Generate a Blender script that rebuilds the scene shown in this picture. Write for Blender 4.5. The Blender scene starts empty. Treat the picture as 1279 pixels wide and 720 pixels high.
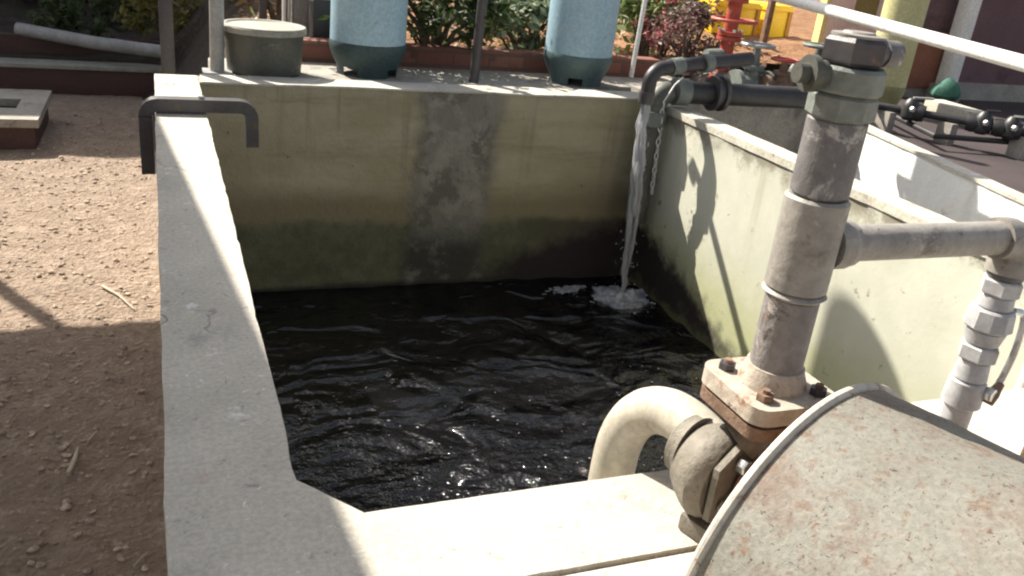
import bpy, bmesh, math, random
from mathutils import Vector, Matrix
random.seed(7)
sc = bpy.context.scene
COL = sc.collection
PI = math.pi

# ------------------------------------------------------------------ camera model
H = 0.8                                    # eye height above the tank's wall top (z = 0)
CX, CY, F = 640.0, 360.0, 1083.0
vy = Vector((187 - CX, -150 - CY, F)).normalized()
dn = Vector((343 - CX, 2925 - CY, F)); dn = (dn - vy * dn.dot(vy)).normalized()
vz = -dn
vx = vy.cross(vz)
RM = Matrix((vx, vy, vz))                  # camera (right, down, forward) -> world
def ray(u, v): return RM @ Vector((u - CX, v - CY, F))
def Pz(u, v, z=0.0):
    r = ray(u, v); t = (z - H) / r.z
    return Vector((r.x * t, r.y * t, z))
def Py(u, v, y):
    r = ray(u, v); t = y / r.y
    return Vector((r.x * t, y, r.z * t + H))
def Px(u, v, x):
    r = ray(u, v); t = x / r.x
    return Vector((x, r.y * t, r.z * t + H))

cam = bpy.data.cameras.new('camera'); co = bpy.data.objects.new('camera', cam); COL.objects.link(co)
m3 = Matrix((RM.col[0], -RM.col[1], -RM.col[2])).transposed()
co.matrix_world = Matrix.Translation((0, 0, H)) @ m3.to_4x4()
cam.sensor_width = 36; cam.lens = 36 * F / 1279; cam.clip_start = 0.02; cam.clip_end = 2000
sc.camera = co

# ------------------------------------------------------------------ light
SUN_EL = math.radians(42)
sdir = Vector((0.5 * math.cos(SUN_EL), -0.866 * math.cos(SUN_EL), -math.sin(SUN_EL)))
sl = bpy.data.lights.new('sun', 'SUN'); sl.energy = 5.0; sl.angle = math.radians(0.6); sl.color = (1, 0.93, 0.82)
so = bpy.data.objects.new('sun', sl); COL.objects.link(so)
so.rotation_euler = sdir.to_track_quat('-Z', 'Y').to_euler(); so.location = (-5, 8, 12)
w = bpy.data.worlds.new('World'); sc.world = w; w.use_nodes = True
nt = w.node_tree; sky = nt.nodes.new('ShaderNodeTexSky'); sky.sky_type = 'NISHITA'; sky.sun_disc = False
sky.sun_elevation = SUN_EL; sky.sun_rotation = math.radians(-30)
bg = nt.nodes['Background']; bg.inputs[1].default_value = 0.085
sky.dust_density = 3.0; sky.ozone_density = 0.6
hs = nt.nodes.new('ShaderNodeHueSaturation'); hs.inputs['Saturation'].default_value = 0.5
nt.links.new(sky.outputs[0], hs.inputs['Color']); nt.links.new(hs.outputs[0], bg.inputs[0])
vs = sc.view_settings; sc.display_settings.display_device = 'sRGB'
vs.view_transform = 'Standard'; vs.look = 'None'; vs.gamma = 1; vs.exposure = 1.15; vs.use_curve_mapping = False
sc.cycles.filter_width = 2.2
sc.cycles.max_bounces = 8

# ------------------------------------------------------------------ materials
class NT:
    def __init__(s, name):
        s.m = bpy.data.materials.new(name); s.m.use_nodes = True
        s.t = s.m.node_tree; s.b = s.t.nodes['Principled BSDF']
        s.tc = s.t.nodes.new('ShaderNodeTexCoord')
    def n(s, typ, **kw):
        o = s.t.nodes.new(typ)
        for k, v in kw.items(): setattr(o, k, v)
        return o
    def L(s, a, b): s.t.links.new(a, b)
    def noise(s, scale, detail=4, rough=0.6, vec=None, stretch=None, dist=0.0):
        o = s.n('ShaderNodeTexNoise'); o.inputs['Scale'].default_value = scale
        o.inputs['Detail'].default_value = detail; o.inputs['Roughness'].default_value = rough
        o.inputs['Distortion'].default_value = dist
        v = vec or s.tc.outputs['Object']
        if stretch:
            mp = s.n('ShaderNodeMapping'); mp.inputs['Scale'].default_value = stretch
            s.L(v, mp.inputs['Vector']); v = mp.outputs[0]
        s.L(v, o.inputs['Vector'])
        return o.outputs['Fac']
    def step(s, fac, lo, hi):
        r = s.n('ShaderNodeMapRange'); r.interpolation_type = 'SMOOTHSTEP'
        r.inputs['From Min'].default_value = lo; r.inputs['From Max'].default_value = hi
        s.L(fac, r.inputs['Value']); return r.outputs[0]
    def math(s, op, a, b):
        o = s.n('ShaderNodeMath', operation=op)
        for i, x in enumerate((a, b)):
            if isinstance(x, (int, float)): o.inputs[i].default_value = x
            else: s.L(x, o.inputs[i])
        return o.outputs[0]
    def mix(s, fac, a, b):
        o = s.n('ShaderNodeMix', data_type='RGBA')
        if isinstance(fac, (int, float)): o.inputs[0].default_value = fac
        else: s.L(fac, o.inputs[0])
        for i, x in ((6, a), (7, b)):
            if isinstance(x, tuple): o.inputs[i].default_value = (*x[:3], 1)
            else: s.L(x, o.inputs[i])
        return o.outputs[2]
    def xyz(s):
        o = s.n('ShaderNodeSeparateXYZ'); s.L(s.tc.outputs['Object'], o.inputs[0]); return o.outputs
    def done(s, colour, rough=0.8, bump=None, strength=0.3, dist=0.01, metal=0.0, spec=None):
        if isinstance(colour, tuple): s.b.inputs['Base Color'].default_value = (*colour, 1)
        else: s.L(colour, s.b.inputs['Base Color'])
        if isinstance(rough, (int, float)): s.b.inputs['Roughness'].default_value = rough
        else: s.L(rough, s.b.inputs['Roughness'])
        s.b.inputs['Metallic'].default_value = metal
        if spec is not None: s.b.inputs['Specular IOR Level'].default_value = spec
        if bump is not None:
            bp = s.n('ShaderNodeBump'); bp.inputs['Strength'].default_value = strength; bp.inputs['Distance'].default_value = dist
            s.L(bump, bp.inputs['Height']); s.L(bp.outputs[0], s.b.inputs['Normal'])
        return s.m

def mottled(name, c1, c2, scale=6, rough=0.75, bump=0.3, spots=(), metal=0.0, fine=60, dist=0.006, stretch=None, cracks=0):
    """base mottled between two colours, then patches (colour, scale, lo, hi)"""
    k = NT(name)
    a = k.step(k.noise(scale, 6, 0.65, stretch=stretch), 0.3, 0.7)
    col = k.mix(a, c1, c2)
    fi = k.noise(fine, 4, 0.7)
    for (c, scl, lo, hi) in spots:
        col = k.mix(k.step(k.noise(scl, 5, 0.7, dist=0.4), lo, hi), col, c)
    if cracks:
        v = k.n('ShaderNodeTexVoronoi', feature='DISTANCE_TO_EDGE'); v.inputs['Scale'].default_value = cracks
        wp_ = k.n('ShaderNodeTexNoise'); wp_.inputs['Scale'].default_value = 5; wp_.inputs['Detail'].default_value = 5
        k.L(k.tc.outputs['Object'], wp_.inputs['Vector'])
        ad = k.n('ShaderNodeVectorMath', operation='MULTIPLY_ADD'); ad.inputs[1].default_value = (.35, .35, .35)
        k.L(wp_.outputs['Color'], ad.inputs[0]); k.L(k.tc.outputs['Object'], ad.inputs[2]); k.L(ad.outputs[0], v.inputs['Vector'])
        cr = k.math('MULTIPLY', k.step(v.outputs['Distance'], 0.010, 0.003), k.step(k.noise(2.3, 3), 0.50, 0.62))
        col = k.mix(k.math('MULTIPLY', cr, .7), col, (0.12, 0.105, 0.085))
    dark = k.mix(k.step(fi, 0.35, 0.65), (0.86, 0.86, 0.86), (1.08, 1.08, 1.08))
    mu = k.n('ShaderNodeMix', data_type='RGBA', blend_type='MULTIPLY'); mu.inputs[0].default_value = 1
    k.L(col, mu.inputs[6]); k.L(dark, mu.inputs[7])
    return k.done(mu.outputs[2], rough, k.math('ADD', fi, k.math('MULTIPLY', a, 0.7)), bump, dist, metal)

M = {}
M['concrete'] = mottled('concrete', (0.43, 0.405, 0.345), (0.54, 0.51, 0.44), 3.2, 0.85, 0.35,
    [((0.33, 0.315, 0.285), 5, 0.56, 0.72), ((0.68, 0.66, 0.62), 9, 0.60, 0.68), ((0.44, 0.35, 0.30), 7, 0.62, 0.74), ((0.27, 0.25, 0.22), 24, 0.60, 0.70), ((0.70, 0.68, 0.64), 30, 0.64, 0.68)], fine=110, cracks=1.6)
def white_ledge():
    k = NT('whitewashed_cement'); X, Y, Z = k.xyz()
    n1 = k.noise(2.5, 6, 0.65); n2 = k.noise(9, 6, 0.7); n3 = k.noise(40, 4, 0.7)
    col = k.mix(k.step(n1, 0.35, 0.65), (0.74, 0.735, 0.71), (0.82, 0.815, 0.80))
    col = k.mix(k.step(n2, 0.60, 0.72), col, (0.50, 0.46, 0.40))
    col = k.mix(k.step(k.math('ADD', Z, k.math('MULTIPLY', n2, 0.2)), -0.40, -0.62), col, (0.33, 0.31, 0.25))
    col = k.mix(k.math('MULTIPLY', k.step(k.noise(9, 3, 0.6, stretch=(1, 1, 0.08)), 0.58, 0.72), 0.35), col, (0.45, 0.42, 0.35))
    return k.done(col, 0.85, k.math('ADD', n2, n3), 0.3, 0.008)
M['concrete_white'] = white_ledge()
M['rim'] = mottled('weathered_cream_rim', (0.47, 0.44, 0.36), (0.58, 0.55, 0.46), 6, 0.85, 0.4, [((0.33, 0.29, 0.23), 9, 0.55, 0.68), ((0.25, 0.22, 0.18), 26, 0.6, 0.68)])
M['concrete_old'] = mottled('old_concrete', (0.26, 0.24, 0.21), (0.38, 0.35, 0.30), 4, 0.9, 0.4, [((0.18, 0.16, 0.14), 6, 0.55, 0.7)])
M['steel_dark'] = mottled('dark_painted_steel', (0.04, 0.037, 0.042), (0.065, 0.06, 0.062), 9, 0.42, 0.1, [((0.13, 0.075, 0.045), 14, 0.6, 0.7)])
M['steel_grey'] = mottled('grey_galvanised_steel', (0.24, 0.24, 0.235), (0.34, 0.34, 0.33), 8, 0.45, 0.1, [((0.17, 0.14, 0.11), 11, 0.62, 0.72)])
M['pvc_grey'] = mottled('grey_plastic_pipe', (0.225, 0.21, 0.19), (0.31, 0.29, 0.26), 8, 0.55, 0.2, [((0.15, 0.13, 0.11), 11, 0.54, 0.68), ((0.40, 0.37, 0.33), 19, 0.62, 0.69), ((0.13, 0.11, 0.1), 42, 0.64, 0.7)], stretch=(1, 1, 0.35))
M['pvc_dark'] = mottled('weathered_dark_pipe', (0.105, 0.102, 0.104), (0.17, 0.163, 0.16), 8, 0.55, 0.25, [((0.34, 0.325, 0.31), 13, 0.54, 0.62), ((0.07, 0.06, 0.06), 9, 0.6, 0.7)], stretch=(1, 1, 0.4))
M['pvc_mottled'] = mottled('stained_grey_pipe', (0.17, 0.158, 0.15), (0.26, 0.24, 0.225), 14, 0.65, 0.35, [((0.40, 0.35, 0.30), 13, 0.53, 0.63), ((0.09, 0.075, 0.07), 17, 0.54, 0.64), ((0.33, 0.22, 0.16), 22, 0.62, 0.7)], stretch=(1, 1, 0.4))
M['pvc_light'] = mottled('pale_grey_plastic', (0.36, 0.36, 0.37), (0.45, 0.45, 0.45), 9, 0.5, 0.1, [((0.28, 0.24, 0.2), 18, 0.6, 0.7)])
M['pvc_beige'] = mottled('beige_plastic_pipe', (0.42, 0.385, 0.31), (0.50, 0.46, 0.38), 7, 0.5, 0.08, [((0.30, 0.26, 0.2), 12, 0.62, 0.75)])
M['flange'] = mottled('rusty_painted_flange', (0.37, 0.32, 0.26), (0.48, 0.42, 0.345), 12, 0.7, 0.35, [((0.28, 0.13, 0.07), 20, 0.56, 0.66), ((0.12, 0.06, 0.045), 26, 0.62, 0.70)])
M['rust'] = mottled('rusted_iron', (0.13, 0.078, 0.052), (0.25, 0.165, 0.11), 14, 0.85, 0.5, [((0.10, 0.05, 0.04), 18, 0.56, 0.68), ((0.42, 0.29, 0.14), 11, 0.6, 0.72)])
M['pump'] = mottled('grimy_pump_casing', (0.14, 0.125, 0.10), (0.22, 0.20, 0.16), 12, 0.7, 0.45, [((0.34, 0.24, 0.11), 9, 0.60, 0.72), ((0.10, 0.08, 0.07), 16, 0.58, 0.7)])
M['hood'] = mottled('faded_hood_paint', (0.40, 0.395, 0.34), (0.46, 0.45, 0.39), 5, 0.6, 0.22,
    [((0.38, 0.315, 0.26), 3.5, 0.42, 0.64), ((0.34, 0.265, 0.21), 11, 0.52, 0.70), ((0.36, 0.265, 0.20), 40, 0.55, 0.68), ((0.25, 0.16, 0.115), 80, 0.60, 0.69), ((0.13, 0.08, 0.055), 150, 0.60, 0.67), ((0.46, 0.45, 0.41), 14, 0.66, 0.74)], fine=140)
M['hood_rim'] = mottled('hood_rim_paint', (0.46, 0.42, 0.35), (0.54, 0.50, 0.43), 12, 0.5, 0.2, [((0.25, 0.14, 0.09), 30, 0.58, 0.66)])
M['blue'] = mottled('light_blue_fibreglass', (0.30, 0.455, 0.54), (0.36, 0.51, 0.60), 3, 0.42, 0.1, [((0.42, 0.52, 0.56), 5, 0.58, 0.72), ((0.25, 0.33, 0.36), 14, 0.66, 0.72)])
M['teal'] = mottled('dark_teal_plastic', (0.08, 0.135, 0.14), (0.115, 0.175, 0.18), 7, 0.5, 0.15, [((0.17, 0.19, 0.18), 9, 0.62, 0.74)])
M['olive_pot'] = mottled('dark_olive_plastic', (0.06, 0.063, 0.052), (0.09, 0.092, 0.075), 7, 0.55, 0.2, [((0.19, 0.18, 0.15), 10, 0.6, 0.7)])
M['lid'] = mottled('dusty_lid', (0.24, 0.235, 0.20), (0.34, 0.33, 0.28), 9, 0.7, 0.2)
M['black'] = mottled('black_plastic', (0.018, 0.017, 0.018), (0.035, 0.032, 0.033), 9, 0.45, 0.1)
M['red'] = mottled('chipped_red_paint', (0.33, 0.045, 0.03), (0.42, 0.07, 0.04), 10, 0.55, 0.25, [((0.55, 0.48, 0.42), 16, 0.60, 0.68), ((0.10, 0.05, 0.04), 12, 0.6, 0.7)])
M['green_grey'] = mottled('grey_green_iron', (0.115, 0.135, 0.12), (0.18, 0.195, 0.175), 12, 0.6, 0.3, [((0.34, 0.34, 0.32), 24, 0.62, 0.7)])
M['yellow'] = mottled('yellow_paint', (0.78, 0.52, 0.02), (0.85, 0.60, 0.03), 5, 0.45, 0.1)
M['orange'] = mottled('dark_orange_paint', (0.36, 0.17, 0.02), (0.44, 0.22, 0.03), 5, 0.5, 0.1)
M['white'] = mottled('white_paint', (0.72, 0.71, 0.67), (0.80, 0.79, 0.76), 5, 0.5, 0.1, [((0.5, 0.47, 0.4), 12, 0.64, 0.72)])
M['yellowwhite'] = mottled('pale_yellow_paint', (0.70, 0.68, 0.28), (0.78, 0.76, 0.36), 5, 0.5, 0.1)
M['olive'] = mottled('olive_fibreglass', (0.47, 0.45, 0.22), (0.55, 0.53, 0.28), 4, 0.42, 0.1, [((0.25, 0.24, 0.12), 6, 0.6, 0.75)])
M['olive_panel'] = mottled('olive_panel', (0.25, 0.26, 0.09), (0.31, 0.31, 0.13), 5, 0.6, 0.1)
M['maroon'] = mottled('maroon_wall_paint', (0.125, 0.068, 0.075), (0.16, 0.09, 0.095), 2, 0.8, 0.2, [((0.09, 0.05, 0.055), 3, 0.55, 0.7)])
M['rust_panel'] = mottled('rust_brown_board', (0.20, 0.075, 0.045), (0.25, 0.10, 0.06), 5, 0.8, 0.2)
M['bag'] = mottled('green_plastic_sack', (0.035, 0.12, 0.085), (0.055, 0.165, 0.115), 8, 0.8, 0.3)
M['beam'] = mottled('brown_painted_timber', (0.05, 0.024, 0.02), (0.085, 0.04, 0.033), 3, 0.7, 0.25, [((0.13, 0.08, 0.065), 9, 0.62, 0.72)], stretch=(0.3, 1, 1))
M['bark'] = mottled('bark', (0.07, 0.05, 0.035), (0.13, 0.10, 0.075), 14, 0.9, 0.6)
M['pale_stick'] = mottled('bleached_wood', (0.42, 0.36, 0.27), (0.55, 0.48, 0.37), 20, 0.8, 0.2)
M['strap'] = mottled('white_cord', (0.62, 0.62, 0.6), (0.75, 0.75, 0.73), 20, 0.5, 0.2)
M['chrome'] = mottled('worn_bright_metal', (0.55, 0.55, 0.54), (0.68, 0.68, 0.66), 20, 0.3, 0.1, metal=0.8)
M['roof'] = mottled('corrugated_sheet', (0.22, 0.20, 0.18), (0.32, 0.29, 0.26), 3, 0.6, 0.2)
M['dark_floor'] = mottled('dark_stained_floor', (0.040, 0.029, 0.030), (0.062, 0.046, 0.046), 2, 0.75, 0.25, [((0.08, 0.06, 0.055), 6, 0.62, 0.75)])

def soil(name, c1, c2, c3, c4, sc_=9, shade_left=False):
    k = NT(name)
    a = k.step(k.noise(sc_, 8, 0.7), 0.3, 0.7)
    col = k.mix(a, c1, c2)
    v = k.n('ShaderNodeTexVoronoi'); v.inputs['Scale'].default_value = 55; k.L(k.tc.outputs['Object'], v.inputs['Vector'])
    g = k.step(k.noise(34, 6, 0.75), 0.52, 0.68)
    col = k.mix(g, col, c3)
    col = k.mix(k.step(k.noise(17, 5, 0.7), 0.58, 0.72), col, c4)
    if shade_left:  # shade on the left ground painted in as darker soil colour
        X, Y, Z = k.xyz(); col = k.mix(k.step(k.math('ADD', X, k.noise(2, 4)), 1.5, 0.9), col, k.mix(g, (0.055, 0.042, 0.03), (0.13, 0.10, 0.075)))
    h = k.math('ADD', k.math('MULTIPLY', v.outputs['Distance'], 0.8), k.math('ADD', k.noise(40, 6, 0.75), a))
    return k.done(col, 0.95, h, 0.9, 0.02)
M['soil'] = soil('dry_soil', (0.30, 0.215, 0.155), (0.42, 0.32, 0.24), (0.58, 0.465, 0.36), (0.13, 0.095, 0.07))
M['clod'] = mottled('soil_clod', (0.28, 0.205, 0.15), (0.56, 0.45, 0.345), 30, 0.95, 0.5)
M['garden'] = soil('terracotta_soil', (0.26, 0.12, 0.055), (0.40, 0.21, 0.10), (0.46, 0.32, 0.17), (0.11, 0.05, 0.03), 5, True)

def brick():
    k = NT('red_brick_kerb')
    b = k.n('ShaderNodeTexBrick'); b.inputs['Scale'].default_value = 1.0
    b.inputs['Color1'].default_value = (0.17, 0.065, 0.045, 1); b.inputs['Color2'].default_value = (0.24, 0.10, 0.07, 1)
    b.inputs['Mortar'].default_value = (0.13, 0.075, 0.055, 1); b.inputs['Mortar Size'].default_value = 0.008
    b.inputs['Brick Width'].default_value = 0.22; b.inputs['Row Height'].default_value = 0.075
    mp = k.n('ShaderNodeMapping'); mp.inputs['Rotation'].default_value = (PI / 2, 0, 0)
    k.L(k.tc.outputs['Object'], mp.inputs[0]); k.L(mp.outputs[0], b.inputs['Vector'])
    col = k.mix(k.step(k.noise(14, 5), 0.5, 0.7), b.outputs['Color'], (0.12, 0.06, 0.045))
    return k.done(col, 0.9, k.noise(50, 4), 0.4)
M['brick'] = brick()

# stained tank plaster: khaki, with a dark tide band and a mended grey strip (object coordinates are metres from the tank's corner)
def back_plaster():
    k = NT('stained_back_plaster'); X, Y, Z = k.xyz()
    n1 = k.noise(2.2, 6, 0.6, stretch=(1, 1, 2.2)); n2 = k.noise(7, 6, 0.7); n3 = k.noise(20, 5, 0.7)
    col = k.mix(k.step(n1, 0.35, 0.68), (0.32, 0.275, 0.17), (0.40, 0.355, 0.24))
    col = k.mix(k.step(k.noise(2.2, 5, 0.7, stretch=(0.5, 1, 4)), 0.48, 0.78), col, (0.225, 0.195, 0.118))
    zz = k.math('ADD', Z, k.math('MULTIPLY', k.math('SUBTRACT', n1, 0.5), 0.10))
    # paler wash high up, browner to the tide line
    col = k.mix(k.step(zz, -0.42, -0.58), col, k.mix(0.5, (0.20, 0.165, 0.095), (0.22, 0.19, 0.11)))
    tide = k.step(k.math('ADD', zz, k.math('MULTIPLY', n2, 0.10)), -0.585, -0.66)
    xs = k.step(k.math('ADD', X, k.math('MULTIPLY', n2, 0.3)), 1.8, 2.5)
    low = k.mix(xs, k.mix(k.step(n2, 0.4, 0.65), (0.07, 0.076, 0.042), (0.115, 0.118, 0.07)), (0.06, 0.045, 0.035))
    col = k.mix(k.math('MULTIPLY', tide, 0.92), col, low)
    run = k.math('MULTIPLY', k.step(k.noise(9, 3, 0.6, stretch=(1, 1, 0.06)), 0.56, 0.70), k.step(zz, -0.75, -0.05))
    col = k.mix(k.math('MULTIPLY', run, 0.5), col, (0.13, 0.115, 0.075))
    # black-maroon slime growing up towards the right corner
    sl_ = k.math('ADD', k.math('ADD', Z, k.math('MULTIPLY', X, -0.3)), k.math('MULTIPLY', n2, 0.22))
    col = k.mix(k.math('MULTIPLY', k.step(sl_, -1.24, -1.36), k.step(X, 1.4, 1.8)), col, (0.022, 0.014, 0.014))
    # mended strip
    wob = k.math('MULTIPLY', k.math('SUBTRACT', k.noise(5, 5, 0.65), 0.5), 0.16)
    xc = k.math('ABSOLUTE', k.math('SUBTRACT', k.math('ADD', X, k.math('ADD', wob, k.math('MULTIPLY', Z, -0.05))), 1.39), 0.0)
    strip = k.math('SUBTRACT', 1.0, k.step(xc, 0.17, 0.26))
    rp = k.mix(k.step(n2, 0.38, 0.62), (0.18, 0.17, 0.14), (0.28, 0.262, 0.218))
    rp = k.mix(k.step(k.noise(4.5, 6, 0.7), 0.53, 0.62), rp, (0.12, 0.112, 0.09))
    edge = k.step(xc, 0.13, 0.21)
    rp = k.mix(k.math('MULTIPLY', edge, 0.55), rp, (0.13, 0.12, 0.095))
    lo2 = k.step(zz, -0.62, -0.84)
    rp = k.mix(k.math('MULTIPLY', lo2, k.step(n2, 0.30, 0.52)), rp, (0.035, 0.034, 0.028))
    col = k.mix(k.math('MULTIPLY', strip, 0.9), col, rp)
    col = k.mix(k.step(n3, 0.66, 0.72), col, (0.10, 0.09, 0.065))
    col = k.mix(k.step(zz, -0.985, -1.02), col, (0.02, 0.018, 0.014))
    return k.done(col, 0.85, k.math('ADD', k.math('ADD', n2, n3), k.math('MULTIPLY', strip, k.math('ADD', 0.6, n2))), 0.6, 0.016)
M['back_plaster'] = back_plaster()
def side_plaster(name, top, mid, low, stain):
    k = NT(name); X, Y, Z = k.xyz()
    n1 = k.noise(2.6, 6, 0.6); n2 = k.noise(8, 6, 0.7); n3 = k.noise(26, 5, 0.7)
    col = k.mix(k.step(n1, 0.35, 0.66), top, mid)
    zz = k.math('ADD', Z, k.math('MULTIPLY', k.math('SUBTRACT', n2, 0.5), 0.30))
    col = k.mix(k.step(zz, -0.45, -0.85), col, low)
    col = k.mix(k.math('MULTIPLY', k.step(zz, -0.13, -0.03), k.step(n2, 0.30, 0.52)), col, stain)
    col = k.mix(k.step(k.noise(13, 5, 0.7), 0.62, 0.70), col, stain)
    run = k.math('MULTIPLY', k.step(k.noise(8, 3, 0.6, stretch=(1, 1, 0.07)), 0.56, 0.72), k.step(zz, -0.70, -0.02))
    col = k.mix(k.math('MULTIPLY', run, 0.4), col, (0.28, 0.26, 0.17))
    # slime in the back corner
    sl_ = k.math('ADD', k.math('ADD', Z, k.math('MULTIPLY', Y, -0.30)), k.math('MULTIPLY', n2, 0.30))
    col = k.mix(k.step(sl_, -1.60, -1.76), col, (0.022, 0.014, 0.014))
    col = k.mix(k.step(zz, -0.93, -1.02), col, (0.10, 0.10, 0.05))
    return k.done(col, 0.85, k.math('ADD', n2, k.math('MULTIPLY', n3, .5)), 0.2, 0.008)
M['side_plaster'] = side_plaster('pale_green_plaster', (0.47, 0.475, 0.385), (0.56, 0.555, 0.46), (0.39, 0.40, 0.23), (0.24, 0.22, 0.17))
M['slime'] = mottled('slimy_concrete', (0.05, 0.05, 0.035), (0.09, 0.09, 0.06), 5, 0.8, 0.3)

def water_mat():
    k = NT('dark_water')
    n1 = k.noise(3.2, 2, 0.5, stretch=(1, 1.4, 1), dist=0.7); n2 = k.noise(9, 2, 0.5)
    col = k.mix(k.step(k.noise(3, 5, 0.6), 0.4, 0.65), (0.003, 0.003, 0.0036), (0.005, 0.0046, 0.0052))
    m = k.done(col, 0.05, k.math('ADD', n1, k.math('MULTIPLY', k.math('ADD', n2, k.math('MULTIPLY', k.noise(26, 3, 0.6), 1.1)), k.math('ADD', 0.10, k.math('MULTIPLY', k.step(k.xyz()[1], 2.8, 1.9), 0.26)))), 1.0, 0.095)
    k.b.inputs['IOR'].default_value = 1.5
    return m
M['water'] = water_mat()
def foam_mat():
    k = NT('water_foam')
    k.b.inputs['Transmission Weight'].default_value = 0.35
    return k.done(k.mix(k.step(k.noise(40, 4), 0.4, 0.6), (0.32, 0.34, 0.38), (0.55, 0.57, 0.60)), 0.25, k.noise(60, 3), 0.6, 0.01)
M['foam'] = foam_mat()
def stream_mat():
    k = NT('falling_water')
    k.b.inputs['Transmission Weight'].default_value = 0.72; k.b.inputs['IOR'].default_value = 1.33
    return k.done((0.80, 0.81, 0.84), 0.16, k.noise(24, 4, 0.6, stretch=(1, 1, 0.2)), 0.8, 0.02)
M['stream'] = stream_mat()
def leaf_mat(name, a, b, rough=0.55):
    k = NT(name)
    oi = k.n('ShaderNodeNewGeometry')
    col = k.mix(oi.outputs['Random Per Island'], a, b)
    k.b.inputs['Subsurface Weight'].default_value = 0.0
    m = k.done(col, rough)
    tr = k.n('ShaderNodeBsdfTranslucent'); k.L(col, tr.inputs['Color'])
    mx = k.n('ShaderNodeMixShader'); mx.inputs[0].default_value = 0.35
    k.L(k.b.outputs[0], mx.inputs[1]); k.L(tr.outputs[0], mx.inputs[2])
    k.L(mx.outputs[0], k.t.nodes['Material Output'].inputs['Surface'])
    return m
M['leaf_dark'] = leaf_mat('dark_leaves', (0.025, 0.045, 0.012), (0.075, 0.10, 0.03))
M['leaf_grey'] = leaf_mat('grey_green_leaves', (0.13, 0.17, 0.09), (0.30, 0.34, 0.21))
M['leaf_light'] = leaf_mat('light_green_leaves', (0.14, 0.22, 0.06), (0.34, 0.38, 0.17))
M['leaf_dry'] = leaf_mat('dry_twiggy_leaves', (0.11, 0.065, 0.06), (0.22, 0.14, 0.12))
M['leaf_yellow'] = leaf_mat('yellowing_leaves', (0.10, 0.10, 0.02), (0.24, 0.20, 0.05))
M['petal'] = leaf_mat('pink_petals', (0.5, 0.12, 0.15), (0.65, 0.25, 0.26))

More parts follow.
